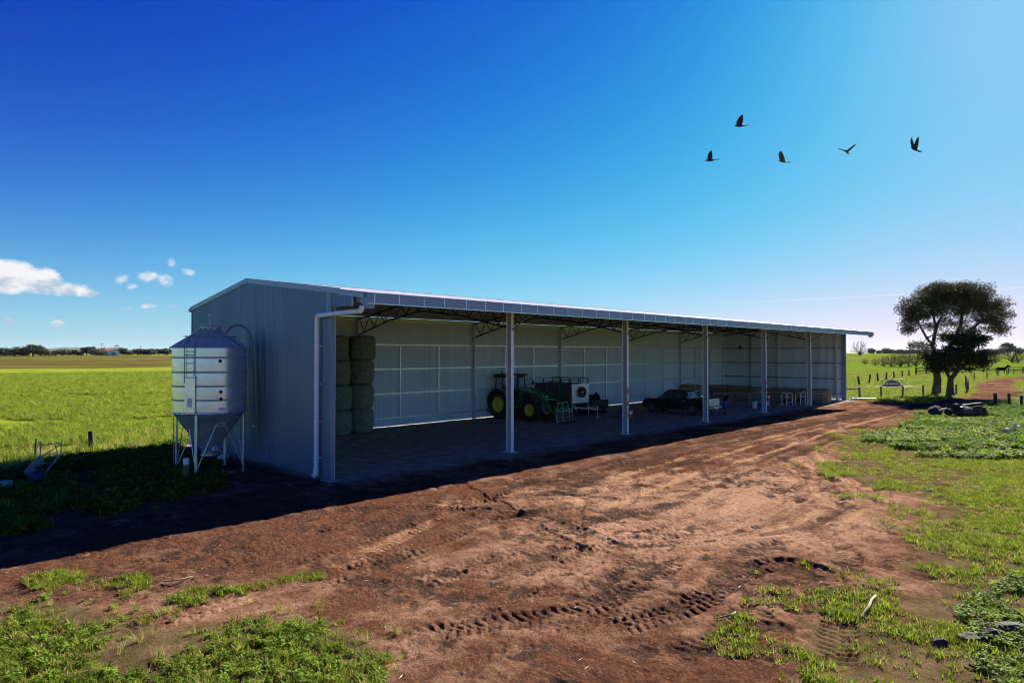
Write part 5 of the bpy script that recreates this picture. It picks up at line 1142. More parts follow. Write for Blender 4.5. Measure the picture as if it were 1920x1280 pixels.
def scatter(name, label, cat, kind, x, y, sc, sink=0.0, tilt=.25):
    x = np.asarray(x); y = np.asarray(y); n = len(x); z = gz(x, y) - sink; col_, nv = SETS[kind]
    me = bpy.data.meshes.new(name); me.vertices.add(n); me.vertices.foreach_set('co', np.stack([x, y, z], -1).astype(np.float32).ravel())
    a = me.attributes.new('sc', 'FLOAT', 'POINT'); a.data.foreach_set('value', np.asarray(sc, np.float32))
    a = me.attributes.new('ro', 'FLOAT_VECTOR', 'POINT'); a.data.foreach_set('vector', np.stack([rng.normal(0, tilt, n), rng.normal(0, tilt, n), rng.uniform(0, 6.283, n)], -1).astype(np.float32).ravel())
    a = me.attributes.new('vi', 'INT', 'POINT'); a.data.foreach_set('value', rng.integers(0, nv, n).astype(np.int32))
    o = bpy.data.objects.new(name, me); C.objects.link(o); tag(o, label, cat, kind='stuff')
    ng = bpy.data.node_groups.new('scatter_' + name, 'GeometryNodeTree'); ng.interface.new_socket('Geometry', in_out='INPUT', socket_type='NodeSocketGeometry'); ng.interface.new_socket('Geometry', in_out='OUTPUT', socket_type='NodeSocketGeometry')
    gi = ng.nodes.new('NodeGroupInput'); go = ng.nodes.new('NodeGroupOutput'); ip = ng.nodes.new('GeometryNodeInstanceOnPoints'); ci = ng.nodes.new('GeometryNodeCollectionInfo')
    ci.inputs['Collection'].default_value = col_; ci.inputs['Separate Children'].default_value = True; ci.inputs['Reset Children'].default_value = True
    def na(nm, tp): q = ng.nodes.new('GeometryNodeInputNamedAttribute'); q.data_type = tp; q.inputs['Name'].default_value = nm; return next(s for s in q.outputs if s.enabled and s.name == 'Attribute')
    L = ng.links.new; L(gi.outputs[0], ip.inputs['Points']); L(ci.outputs[0], ip.inputs['Instance']); ip.inputs['Pick Instance'].default_value = True
    L(na('vi', 'INT'), ip.inputs['Instance Index']); L(na('ro', 'FLOAT_VECTOR'), ip.inputs['Rotation']); L(na('sc', 'FLOAT'), ip.inputs['Scale']); L(ip.outputs[0], go.inputs[0])
    md = o.modifiers.new('scatter', 'NODES'); md.node_group = ng
    return o
def field_line(x): return np.where(x > 0, 13.6, np.where(x < -5.4, 11.5 + 1.17 * (x + 5.4), 11.9 + .27 * (x + 4)))
def polar(n, a0, a1, r0, r1, p=1.0):
    a = np.radians(rng.uniform(a0, a1, n)); u = rng.uniform(0, 1, n); r = (r0 ** p + u * (r1 ** p - r0 ** p)) ** (1 / p)
    return CAM[0] + r * np.cos(a), CAM[1] + r * np.sin(a), r
# lit crop field to the left
x, y, r = polar(60000, 66, 90, 24, 175, 1.05); k = (y > field_line(x) + .3) & (fbm(x / 2.2, y / 2.2, 81, 3) > .36); x, y, r = x[k], y[k], r[k]
scatter('crop_growth', 'lush yellow-green crop standing in the left-hand field', 'crop', 'crop', x, y, rng.uniform(.6, 1.15, len(x)) * (.75 + .5 * fbm(x / 6, y / 6, 82, 2)))
x, y, r = polar(9000, 66, 92, 22, 60, 1.0); e = y - field_line(x); k = (e > -.4) & (e < 5) & (rng.uniform(0, 1, len(x)) < np.exp(-np.clip(e, 0, 9) / 1.9)) & (fbm(x / 1.6, y / 1.6, 83, 2) > .42); x, y = x[k], y[k]
scatter('dry_grass', 'tall straw-coloured grass along the edge of the crop field', 'grass', 'dry', x, y, rng.uniform(.6, 1.15, len(x)))
# shaded weeds around the silo
x = rng.uniform(-22, .0, 16000); y = rng.uniform(-2, 16, 16000); s_ = yard_value(x, y); k = (s_ < -.1) & (y < field_line(x) + .4) & (fbm(x / 1.5, y / 1.5, 84, 3) > .36) & ~((x > -.25) & (y < 12.6)) & (np.hypot(x - SX, y - SY) > .9)
x, y = x[k], y[k]; h = len(x) // 2
scatter('shaded_weeds', 'dark green weeds in the shade around the silo', 'weeds', 'gloss', x[:h], y[:h], rng.uniform(.7, 1.6, h)); scatter('shaded_grass', 'rough grass in the shade left of the silo', 'grass', 'pasture', x[h:], y[h:], rng.uniform(.8, 1.7, len(x) - h))
# foreground weeds, bottom left
x = rng.uniform(-16, -4.5, 30000); y = rng.uniform(-19, -4.5, 30000); s_ = yard_value(x, y); pn = fbm(x / .9, y / .9, 85, 3)
k = (y < -4.9) & (x < -4.6) & (rng.uniform(0, 1, len(x)) < sstep(.30, .55, pn) * sstep(.9, -1.3, s_ + 3 * (.5 - pn))); xa, ya, sa = x[k], y[k], s_[k]
w = rng.uniform(0, 1, len(xa)) < .30
scatter('foreground_weeds', 'bright green leafy weeds in the near left corner', 'weeds', 'weed', xa[w], ya[w], rng.uniform(.25, .62, w.sum())); scatter('foreground_grass', 'bright green grass among the near left weeds', 'grass', 'pasture', xa[~w], ya[~w], rng.uniform(.28, .66, (~w).sum()))
k = (s_ > 0) & (s_ < 1.8) & (pn > .60) & (x < -5); scatter('stray_grass', 'sparse grass sprigs on the dirt at the yard edge', 'grass', 'short', x[k], y[k], rng.uniform(.5, 1.1, k.sum()))
k = (s_ < .6) & (y < -4.9) & (rng.uniform(0, 1, len(x)) < .012); scatter('dead_stalks', 'dead straw stalks among the near left weeds', 'grass', 'dry', x[k], y[k], rng.uniform(.25, .5, k.sum()))
# thin grass on the right-hand side of the yard
x, y, r = polar(170000, 2, 44, 7.5, 62, 1.35); s_ = yard_value(x, y); pn = fbm(x / 1.1, y / 1.1, 86, 4)
k = (y < -6.5) & (rng.uniform(0, 1, len(x)) < sstep(1.0, -1.8, s_ + 4.0 * (.5 - pn)) * (.12 + .88 * sstep(.40, .60, pn))); x, y, r = x[k], y[k], r[k]
scatter('thin_grass', 'thin green grass spreading over the right side of the yard', 'grass', 'short', x, y, rng.uniform(.6, 1.35, len(x)))
def blob(n, cx, cy, rx, ry): a = rng.uniform(0, 6.283, n); q = np.sqrt(rng.uniform(0, 1, n)); return cx + rx * q * np.cos(a), cy + ry * q * np.sin(a)
# lush weeds by the debris heap and gate
x, y = blob(11000, 40, -14.2, 19, 6.5); pn = fbm(x / 2, y / 2, 87, 3); rr_ = np.hypot((x - 40) / 19, (y + 14.2) / 6.5); k = (rng.uniform(0, 1, len(x)) < sstep(.34, .5, pn + .35 * (.75 - rr_))) & (yard_value(x, y) < -.3) & (line_d(x, y, TRACK) > 2.6) & (np.hypot((x - 42.2) / 1.0, y + 11.2) > 2.3) & ~((np.abs((x - 40.5) * .691 - (y + 12.4) * .723) < 2) & (np.hypot(x - 40.5, y + 12.4) < 2)); x, y = x[k], y[k]
scatter('heap_weeds', 'lush dark broad-leaved weeds around the debris heap', 'weeds', 'gloss', x, y, rng.uniform(.65, 1.4, len(x)) * (.5 + .9 * fbm(x / 1.4, y / 1.4, 88, 2)))
x, y = blob(5000, 30, -13.8, 10, 4.5); pn = fbm(x / 1.5, y / 1.5, 89, 3); k = (pn > .48) & (yard_value(x, y) < -.6); x, y = x[k], y[k]
scatter('light_weeds', 'light green leafy growth below the debris heap', 'weeds', 'weed', x, y, rng.uniform(.8, 1.5, len(x)))
x, y = blob(1400, 1.6, -19.6, 3.2, 1.6); pn = fbm(x / .6, y / .6, 90, 3); k = pn > .47; x, y = x[k], y[k]
scatter('corner_weeds', 'green leafy weeds in the near right corner', 'weeds', 'weed', x, y, rng.uniform(.35, .7, len(x)))
# pasture right of and behind the shed
x, y, r = polar(60000, -2, 24, 52, 190, 1.1); k = (line_d(x, y, TRACK) > 2.3) & (x > 55.2) & (fbm(x / 3, y / 3, 91, 3) > .33) & (np.hypot((x - 84.5) * .6, (y - 3.3)) > 2.2); x, y = x[k], y[k]
scatter('pasture_grass', 'green pasture grass beyond the yard on the right', 'grass', 'pasture', x, y, rng.uniform(.7, 1.5, len(x)))
# ------------------------------------------------------------------ trees
EUC = mat('eucalypt_leaf', (.022, .032, .010), .6, spec=.2, col2=(.085, .066, .022), nscale=.5, rand=.1, trans=.15)
DEUC = mat('dense_tree_leaf', (.016, .026, .009), .65, spec=.15, col2=(.045, .048, .015), nscale=.6, rand=.1, trans=.12)
FARL = mat('far_tree_leaf', (.032, .045, .018), .75, col2=(.06, .066, .026), nscale=.25, rand=.25, trans=.1)
BARK = mat('tree_bark', (.085, .068, .055), .9, var=.45, nscale=4, bump=.5, bscale=12, stretch=(3, 3, .6)); TWIG = mat('bare_twig', (.045, .034, .028), .9, var=.3)
def grow(mb, p, tips, rs, r_tip, nside, depth=0, ends=None, frac=.42):
    """branch from p towards clusters of tips (pipe-model radii)"""
    n = len(tips)
    if n == 1:
        q = tips[0]; mid = p.lerp(q, .5) + Vector((rs.uniform(-1, 1), rs.uniform(-1, 1), rs.uniform(-.2, 1))) * (q - p).length * .08
        mb.tube([p, mid, q], [r_tip * 1.3, r_tip, r_tip * .5], 4, cap=False); ends.append((q, (q - mid).normalized())); return
    A = np.array([tuple(q) for q in tips]); i = rs.randrange(n); c0 = A[i]; c1 = A[((A - c0) ** 2).sum(1).argmax()]
    for _ in range(5):
        m = ((A - c0) ** 2).sum(1) < ((A - c1) ** 2).sum(1)
        if m.all() or not m.any(): m[:n // 2] = True; m[n // 2:] = False
        c0, c1 = A[m].mean(0), A[~m].mean(0)
    for msk, c in ((m, c0), (~m, c1)):
        sub = [t_ for t_, b_ in zip(tips, msk) if b_]; c = Vector(c); d = c - p
        q = p + d * (frac if len(sub) > 1 else .6) + Vector((rs.uniform(-1, 1), rs.uniform(-1, 1), rs.uniform(-.6, .9))) * d.length * .09
        ra = r_tip * math.sqrt(n) * (.95 if depth else 1); rb = r_tip * math.sqrt(len(sub)) * 1.02
        mid = p.lerp(q, .5) + Vector((rs.uniform(-1, 1), rs.uniform(-1, 1), rs.uniform(-1, .3))) * d.length * .03
        mb.tube([p, mid, q], [min(ra, rb * 1.35), rb * 1.12, rb], nside if len(sub) > 6 else 5, cap=False)
        if len(sub) == 1: mb.tube([q, sub[0]], [rb, r_tip * .5], 4, cap=False); ends.append((sub[0], (sub[0] - q).normalized()))
        else: grow(mb, q, sub, rs, r_tip, nside, depth + 1, ends, frac)
def leaves(mb, ends, per, spread, l, w, rs, flat=.6):
    for (p, d) in ends:
        for _ in range(per):
            o = Vector((rs.gauss(0, 1), rs.gauss(0, 1), rs.gauss(0, flat))); o = (o if o.length < 1.5 else o * (1.5 / o.length)) * spread; q = p + o
            a = Vector((rs.uniform(-1, 1), rs.uniform(-1, 1), rs.uniform(-.9, .5))).normalized(); b = a.orthogonal().normalized(); b = (b * math.cos(1.3) + a.cross(b) * rs.uniform(-1, 1)).normalized()
            ll = l * rs.uniform(.6, 1.3); ww = w * rs.uniform(.7, 1.2)
            mb.add([q, q + a * ll * .5 + b * ww / 2, q + a * ll, q + a * ll * .5 - b * ww / 2], [(0, 1, 2, 3)])
def leaf_mesh(name, mb, m):
    me = bpy.data.meshes.new(name); me.from_pydata(mb.v, [], mb.f); me.materials.append(m); return me
def dome_tips(n, c, rx, ry, rz, rs, lo=-.1, shell=.55):
    out = []
    while len(out) < n:
        v = Vector((rs.gauss(0, 1), rs.gauss(0, 1), rs.gauss(0, 1))).normalized()
        if v.z < lo: continue
        k = rs.uniform(shell ** 3, 1) ** (1 / 3); out.append(Vector((c[0] + v.x * rx * k, c[1] + v.y * ry * k, c[2] + v.z * rz * k)))
    return out
rv = Vector((math.sin(R(YAW)), -math.cos(R(YAW)), 0)); fv = Vector((math.cos(R(YAW)), math.sin(R(YAW)), 0))
def big_tree(name, label, base, trunk, tips, r_tip, seed, per, spread, l, w, m, r_base):
    rs = random.Random(seed); t_ = thing(name, label, 'tree', (base[0], base[1], gzs(*base)), 0, 'big trees beside the track')
    mb = MB(); ends = []; top = trunk[-1]; grow(mb, top, tips, rs, r_tip, 9, 0, ends)
    k = len(trunk); r_top = r_tip * math.sqrt(len(tips)) * 1.08
    fine = [tuple(v) for v in catmull([np.array(tuple(q)) for q in trunk], .12)]; m_ = len(fine)
    mb.tube(fine, [(r_top + (r_base - r_top) * (1 - i / (m_ - 1)) ** 1.3 + .35 * r_base * math.exp(-i / 2.2)) * (1 + .05 * math.sin(i * 1.7 + seed)) for i in range(m_)], 14)
    mb.build('trunk', BARK, t_, smooth=True)
    lm = MB(); leaves(lm, ends, per, spread, l, w, rs); obj('crown', leaf_mesh('crown', lm, m), t_); t_.scale = (1.02, 1.02, 1.03); return t_
rs = random.Random(11)
# tall umbrella-crowned eucalypt (screen-parallel frame: rv right, fv away, z up)
def loc3(r_, f_, z_): return rv * r_ + fv * f_ + Vector((0, 0, z_))
def tips_in(lst):
    out = []
    for (r_, z_, rr, rz_, n, dep) in lst:
        r_ = r_ * .93 + .42
        for _ in range(n):
            v = Vector((rs.gauss(0, .5), rs.gauss(0, .5), rs.gauss(0, .5)));
            if v.length > 1: v.normalize()
            out.append(loc3(r_ + v.x * rr, v.y * dep, z_ + v.z * rz_))
    return out
T1 = [(-3.2, 9.0, .9, .7, 16, 2.0), (-3.5, 7.6, .5, .6, 8, 1.5), (-3.3, 6.6, .45, .4, 7, 1.2), (-2.4, 5.0, 1.1, .35, 9, 1.2), (-2.0, 9.9, 1.2, .6, 18, 2.4), (-.4, 10.7, 1.4, .6, 24, 2.8), (1.2, 11.2, 1.5, .6, 28, 3.0), (2.8, 10.9, 1.4, .6, 26, 3.0),
      (4.4, 10.3, 1.3, .7, 22, 2.8), (5.9, 9.6, 1.1, .7, 18, 2.4), (6.9, 8.4, .8, .8, 14, 2.0), (6.9, 6.9, .9, .6, 12, 1.6), (5.3, 8.0, 1.0, .6, 10, 1.6), (3.4, 8.6, 1.1, .6, 10, 2), (1.0, 8.6, 1.2, .6, 14, 2), (.0, 9.6, 1.3, .5, 14, 2.2), (2.2, 9.7, 1.5, .5, 14, 2.4), (-1.4, 7.4, .9, .6, 6, 1.6), (3.2, 6.6, 1.0, .5, 10, 1.5), (-1.6, 8.6, 1.2, .6, 16, 2.2), (4.6, 9.0, 1.2, .6, 16, 2.2), (2.6, 10.0, 1.6, .6, 22, 2.6), (.4, 9.9, 1.4, .5, 20, 2.6), (-2.6, 8.2, .9, .5, 10, 1.8), (5.8, 7.6, 1.0, .5, 10, 1.6), (1.8, 7.6, 1.2, .5, 10, 1.8), (.2, 6.0, .9, .5, 7, 1.5)]
big_tree('eucalypt_tree', 'tall eucalypt with a wide umbrella crown over the track', (71.5, -3.9), [Vector((0, 0, -.2)), Vector((0, 0, .5)), loc3(.1, 0, 1.5), loc3(-.05, 0, 2.6)], tips_in(T1),   .0145, 5, 118, .44, .22, .085, EUC, .46)
T2 = [(-2.4, 3.6, 1.1, .55, 18, 1.5), (-1.0, 4.0, 1.3, .7, 26, 1.8), (.6, 4.2, 1.4, .8, 30, 2.0), (2.0, 4.0, 1.2, .7, 24, 1.8), (-1.8, 2.9, 1.0, .4, 10, 1.4), (3.0, 3.4, .9, .5, 10, 1.4), (1.6, 5.4, 1.2, .6, 18, 1.6), (.2, 5.6, 1.0, .7, 14, 1.5), (2.7, 5.9, .9, .4, 10, 1.2), (.6, 3.0, 1.4, .5, 10, 1.8)]
big_tree('bushy_tree', 'lower dense dark tree in front of the tall eucalypt', (67.7, -5.85), [Vector((0, 0, -.2)), Vector((0, 0, .4)), loc3(0, 0, 1.1), loc3(.05, 0, 1.7)], tips_in(T2), .018, 8, 95, .34, .24, .12, DEUC, .42)
# far shelter-belt trees and bushes
def far_proto(seed, rx, rz, h, ntip, per, lf, bare=False):
    rs_ = random.Random(seed); tips = dome_tips(ntip, (0, 0, h - rz), rx, rx, rz, rs_, -.75 if not bare else -.2, .45); mb = MB(); ends = []
    if bare:    # many thin stems from the ground
        tips.sort(key=lambda q: math.atan2(q.y, q.x)); m_ = 9
        for k_ in range(m_):
            sub = tips[k_ * len(tips) // m_:(k_ + 1) * len(tips) // m_]; a_ = 6.283 * (k_ + .5) / m_
            grow(mb, Vector((.35 * math.cos(a_), .35 * math.sin(a_), -.1)), sub, rs_, .0095, 5, 0, ends)
    else:
        grow(mb, Vector((0, 0, h * .22)), tips, rs_, .05, 6, 0, ends); mb.tube([Vector((0, 0, -.5)), Vector((0, 0, h * .23))], [rx * .10, rx * .07], 7)
    trunk = mb.mesh('trunk', BARK if not bare else TWIG); crown = None
    if not bare: lm = MB(); leaves(lm, ends, per, rx * .17, lf, lf * .6, rs_); crown = leaf_mesh('crown', lm, FARL)
    return trunk, crown
FP = [far_proto(21, 5.2, 3.4, 8, 60, 34, .9), far_proto(22, 4.2, 3.6, 8.5, 60, 34, .85), far_proto(23, 6.5, 3.2, 7, 70, 34, .95), far_proto(24, 3.4, 3.0, 6.5, 50, 34, .8)]
def far_tree(az, d, k, s, label, name='shelter_tree', sz=None, group='trees along the far left paddock edge'):
    a = R(az); x_, y_ = CAM[0] + d * math.cos(a), CAM[1] + d * math.sin(a)
    t_ = thing(name, label, 'tree', (x_, y_, gzs(x_, y_) - .3), random.uniform(0, 6), group); t_.scale = (s, s, sz or s)
    obj('trunk', FP[k][0], t_); obj('crown', FP[k][1], t_)
def az_of(px): return YAW - math.degrees(math.atan((px - 960) / 1244.28))
seen = {}
ltree = [(2, 3, 1.1, 'low dark tree at the very left edge of the far tree line'), (27, 2, 1.15, 'broad rounded tree, tallest near the left edge of the far tree line'), (45, 3, .8, 'small dark bush between the two tall left trees'), (62, 0, 1.25, 'tall broad tree with a knobbly top on the far left'), (84, 3, 1.0, 'small rounded tree under the blue hills'), (98, 3, .75, 'low bush right under the twin hill tops'), (117, 2, .85, 'wide low tree beside the gap under the hills'), (138, 3, .9, 'small tree just left of the spiky far tree'), (163, 1, 1.0, 'pointed dark tree left of the far farm buildings'), (183, 2, .85, 'wide low tree just left of the far farm house'), (229, 3, 1.15, 'rounded tree just right of the far white shed'), (243, 3, .75, 'low shrub right of the rounded tree by the white shed'), (258, 3, 1.05, 'first of the round trees left of the silo'), (269, 3, 1.0, 'second of the round trees left of the silo'), (283, 3, 1.05, 'third of the round trees left of the silo'), (297, 1, .8, 'fourth of the round trees left of the silo'), (312, 3, 1.15, 'dark tree touching the silo in the far tree line'), (150, 3, .6, 'tiny bush in the middle of the far left tree line'), (205, 3, .6, 'tiny bush in front of the far farm house')]
for px_, k, s, lab in ltree: far_tree(az_of(px_), 545 + random.uniform(-12, 12), k, s * .98, lab, sz=s * .74)
rtree = [(1738, 3, 1.0, 700, 'small far tree just left of the tall eucalypt'), (1722, 3, .8, 700, 'low far shrub second left of the tall eucalypt'), (1705, 2, .8, 720, 'far tree clump third left of the tall eucalypt'), (1686, 2, .8, 740, 'far dark tree fourth left of the tall eucalypt'), (1664, 2, .9, 700, 'wide low far tree right of the bare tree'), (1648, 3, .7, 700, 'far shrub second right of the bare tree'), (1634, 3, 1.0, 690, 'pointed far tree right beside the bare tree'), (1857, 2, .8, 650, 'low dark far tree right of the eucalypt'), (1874, 2, .75, 660, 'low far tree clump left of the tall right-edge tree'), (1890, 1, 1.25, 640, 'tall far tree near the right picture edge'), (1911, 3, 1.0, 650, 'last far tree at the right picture edge'), (1842, 2, .7, 680, 'low far shrub glimpsed right behind the eucalypt crown')]
for px_, k, s, d, lab in rtree: far_tree(az_of(px_), d, k, s * .95, lab, 'horizon_tree', None, 'trees along the right-hand horizon')
BP = [far_proto(s, 2.8, 3.6, 5.2, 420, 0, 0, True) for s in (31, 32)]
def bare(az, d, k, s, label, name='bare_shrub', group='leafless shrubs in the right-hand pasture'):
    a = R(az); x_, y_ = CAM[0] + d * math.cos(a), CAM[1] + d * math.sin(a); t_ = thing(name, label, 'shrub', (x_, y_, gzs(x_, y_) - .2), random.uniform(0, 6), group); t_.scale = (s * 1.25, s * 1.25, s * 1.05); obj('branches', BP[k][0], t_)
bare(az_of(1612), 430, 0, 1.75, 'large leafless tree on the rise just right of the shed', 'bare_tree', 'leafless trees')
for i, (px_, d, s, lab) in enumerate(((1657, 232, .72, 'leafless shrub at the left end of the pasture thicket'), (1672, 228, .85, 'second leafless shrub in the pasture thicket'), (1688, 230, .95, 'third and tallest leafless shrub in the pasture thicket'), (1703, 232, .95, 'fourth leafless shrub in the pasture thicket'), (1717, 235, .9, 'leafless shrub next to the bushy tree'), (1641, 240, .5, 'small leafless shrub nearest the shed end'), (1622, 250, .45, 'lowest leafless shrub beside the shed corner'), (1858, 300, .95, 'leafless shrub right of the bushy tree'), (1866, 305, .8, 'leafless shrub left of the horse'), (1898, 310, 1.15, 'leafless shrub above the horse near the right edge'), (1909, 312, .9, 'leafless shrub at the right edge above the yard'))):
    bare(az_of(px_), d, i % 2, s, lab)
# ------------------------------------------------------------------ fences, gate, heap, feeder and other farm things
def post_at(parent, x, y, h, r=.08, m=None, lean=0, square=False):
    z = gzs(x, y); a = random.uniform(0, 6.28); dx, dy = lean * math.cos(a), lean * math.sin(a)
    mb = MB()
    if square: mb.beam((x, y, z - .3), (x + dx, y + dy, z + h), r * 1.8, r * 1.8)
    else: mb.tube([(x, y, z - .3), (x + dx * .5, y + dy * .5, z + h * .5), (x + dx, y + dy, z + h)], [r, r * .97, r * .9], 8)
    mb.build('post', m or DTIMBER, parent, smooth=not square); return (x + dx, y + dy, z + h)
WIRE = mat('fence_wire', (.06, .055, .05), .9, 0)
def fence(label, pts, h, wires=3, r=.08, m=None, rails=0, lean=.05, square=False, cat='fence', railm=None):
    f = thing('post_fence' if not rails else 'rail_fence', label, cat)
    tops = [post_at(f, x, y, h * random.uniform(.93, 1.07), r, m, lean, square) for x, y in pts]
    for a, b in zip(tops[:-1], tops[1:]):
        for w in range(wires):
            mb = MB(); fz = .3 + .6 * w / max(1, wires - 1); A = Vector((a[0], a[1], a[2] - h * (1 - fz))); B = Vector((b[0], b[1], b[2] - h * (1 - fz))); mid = A.lerp(B, .5) - Vector((0, 0, .03)); mb.tube([A, mid, B], .006, 3, cap=False); mb.build('wire', WIRE, f)
        for q in range(rails):
            fz = .28 + .62 * q / max(1, rails - 1); mb = MB(); mb.beam((a[0], a[1], a[2] - h * (1 - fz)), (b[0], b[1], b[2] - h * (1 - fz)), .05, .13); mb.build('rail', railm or m or DTIMBER, f)
    return f
fence('wire fence with short posts running past the tree trunks behind the yard', [(56.8, -.5), (60.4, -1.4), (63.6, -2.5), (65.2, -4.0), (67.0, -4.75), (70.4, -5.9)], 1.1, 3, .09, TIMBER)
fence('line of leaning dark posts climbing away left of the big trees', [(86.1, 8), (94, 9), (98.9, 9.1), (106.4, 9.9), (115.6, 11), (125.1, 12), (132.5, 12.6)], 1.2, 2, .13, DTIMBER, 0, .2)
fence('dark post-and-rail stockyard behind the big trees', [(143.2, 13.8), (150, 13.4), (158, 12.4), (166, 11.2), (174, 9.4), (176, 7.2), (179, 4.9), (181, 3.1), (183, .6)], 1.5, 0, .14, DTIMBER, 4, .02, True)
fence('row of fence posts along the far side of the curving track', [(75, -6.1), (80.5, -5.3), (87.9, -3.9), (95.5, -2.6), (103.9, -1.2), (118.8, .1), (131.7, .2), (144.4, .3), (157.4, .5), (166, .4)], 1.2, 2, .11, TIMBER)
fence('pale pipe rails of the stockyard at the right edge', [(176, -1), (180, -3), (184, -6)], 1.4, 0, .09, GALV, 4, .0, True)
# short timber rail at the shed corner
sr = thing('timber_rail', 'short timber rail on a post at the far shed corner', 'rail', (55.2, .3, 0))
mb = MB(); mb.beam((-.2, .25, .95), (1.6, -.75, .97), .09, .11); mb.build('rail', TIMBER, sr); mb = MB(); mb.tube([(1.6, -.75, -.2), (1.6, -.75, 1.05)], .09, 8); mb.build('post', DTIMBER, sr, smooth=True)
# steel gate hung between dark posts on the right
gt = thing('farm_gate', 'pale pipe gate between thick dark posts at the right edge', 'gate', (56.5, -11.1, gzs(56.5, -11.1)))
gp_ = [(0, 0), (.7, -.85), (.1, -1.75), (-.2, -3.0)]
for i, (x, y) in enumerate(gp_): mb = MB(); mb.tube([(x, y, -.3), (x, y, 1.05 if i < 2 else .95)], .14 if i < 1 else .11, 10); mb.build('post', DTIMBER, gt, smooth=True)
for z in (.25, .55, .85):
    for a, b in zip(gp_[:-1], gp_[1:]): mb = MB(); mb.tube([(a[0], a[1], z), (b[0], b[1], z - .01)], .025, 6); mb.build('rail', GALV, gt)
# debris heap
dh = thing('debris_heap', 'dark heap of logs, planks and rubble among the weeds on the right', 'debris heap', (42.6, -11.0, gzs(42.6, -11)))
DSTONE = mat('dark_stone', (.05, .048, .046), .95, var=.5, nscale=4, bump=.5)
def rock_mesh(seed, s=(1, 1, 1), m=None, name='rock'):
    bm = bmesh.new(); bmesh.ops.create_icosphere(bm, subdivisions=2, radius=1); rs_ = random.Random(seed)
    for v in bm.verts: v.co = Vector((v.co.x * s[0], v.co.y * s[1], v.co.z * s[2])) * (1 + rs_.uniform(-.18, .18))
    me = bpy.data.meshes.new(name); bm.to_mesh(me); bm.free(); me.materials.append(m or DSTONE); return me
rs = random.Random(4)
for i in range(11):
    u = rs.uniform(-1.9, 1.9); obj('rubble', rock_mesh(40 + i, (rs.uniform(.25, .55), rs.uniform(.25, .45), rs.uniform(.2, .42))), dh, tuple(rv * u + fv * rs.uniform(-.4, .7) + Vector((0, 0, rs.uniform(.25, .75) * (1 - abs(u) / 2.6)))), (rs.uniform(0, 3), 0, rs.uniform(0, 6)))
for (a, b, w, h) in (((-1.3, -.2, .95), (-.3, -.5, .55), .22, .07), ((-2.2, .1, .1), (-.8, .2, .5), .2, .08), ((-.9, -.7, .25), (.4, -.9, .05), .2, .2), ((.3, .2, .7), (1.5, .1, .85), .3, .12), ((-.4, -.6, .5), (.9, -.5, .35), .16, .16)):
    mb = MB(); mb.beam(tuple(rv * a[0] + fv * a[1] + Vector((0, 0, a[2]))), tuple(rv * b[0] + fv * b[1] + Vector((0, 0, b[2]))), w, h); mb.build('plank', DTIMBER, dh)
for (a, b, r_) in (((-.7, -.6, .2), (.2, -.75, .45), .2), ((.2, -.4, .3), (1.1, -.3, .35), .24), ((1.2, 0, .3), (1.9, .2, .25), .2)):
    mb = MB(); mb.tube([rv * a[0] + fv * a[1] + Vector((0, 0, a[2])), rv * b[0] + fv * b[1] + Vector((0, 0, b[2]))], [r_, r_ * .85], 10); mb.build('log', TIMBER, dh, smooth=True)
mb = MB(); mb.lathe([(.17, -.08), (.3, -.1), (.34, 0), (.3, .1), (.17, .08)], 20, axis='y', cap=False); mb.build('old_tyre', BLACK, dh, tuple(rv * -.55 + fv * -.75 + Vector((0, 0, .38))), (R(20), 0, R(30)), smooth=True)
# pale sawn blocks lying in the weeds
PALEW = mat('pale_cut_wood', (.8, .6, .46), .8, var=.25, nscale=5)
for (x, y, w, lab) in ((31.2, -15.0, .42, 'pale cut block in the weeds, left of the two'), (33.2, -15.15, .38, 'pale cut block in the weeds, right of the two')):
    o = obj('cut_block', rock_mesh(int(x), (w * .55, .17, .17), PALEW), None, (x, y, gzs(x, y) + .26), (0, R(-10), R(YAW - 90 + 25))); tag(o, lab, 'block', 'pale cut blocks in the weeds')
# hay feeder in the paddock
hf = thing('hay_feeder', 'ring hay feeder with a brown hay pile in the right paddock', 'hay feeder', (84.3, 3.6, gzs(84.3, 3.6)))
n = 22
for z in (.35, .95): mb = MB(); mb.tube([(1.25 * math.cos(2 * math.pi * k / n), 1.25 * math.sin(2 * math.pi * k / n), z) for k in range(n + 1)], .022, 6, cap=False); mb.build('ring', DGALV, hf)
for k in range(8): a = 2 * math.pi * k / 8; mb = MB(); mb.tube([(1.25 * math.cos(a), 1.25 * math.sin(a), -.1), (1.25 * math.cos(a), 1.25 * math.sin(a), .97)], .022, 6); mb.build('upright', DGALV, hf)
def heap_mesh(seed, rx, ry, h, m, n1=30, n2=9):
    rs_ = random.Random(seed); vs = []; fs = []
    for i in range(n2 + 1):
        t_ = i / n2
        for k in range(n1):
            a = 2 * math.pi * k / n1; q = (1 - t_) * (1 + rs_.uniform(-.16, .16)); vs.append((rx * q * math.cos(a), ry * q * math.sin(a), h * (1 - (1 - t_) ** 2.2) * (1 + rs_.uniform(-.2, .2)) - .02))
    for i in range(n2):
        for k in range(n1): fs.append((i * n1 + k, i * n1 + (k + 1) % n1, (i + 1) * n1 + (k + 1) % n1, (i + 1) * n1 + k))
    me = bpy.data.meshes.new('heap'); me.from_pydata(vs, [], fs); me.materials.append(m); return me
obj('hay_pile', heap_mesh(3, 1.2, 1.2, .8, HAYD), hf)
o = obj('spilt_hay', heap_mesh(5, 4.6, 2.6, .10, mat('spilt_hay', (.15, .10, .06), .95, col2=(.08, .055, .03), nscale=3, bump=.6), 60, 12), None, (84.6, 3.2, gzs(84.6, 3.2) + .01), (0, 0, R(-46))); tag(o, 'trampled brown hay spread round the feeder', 'hay', kind='stuff')
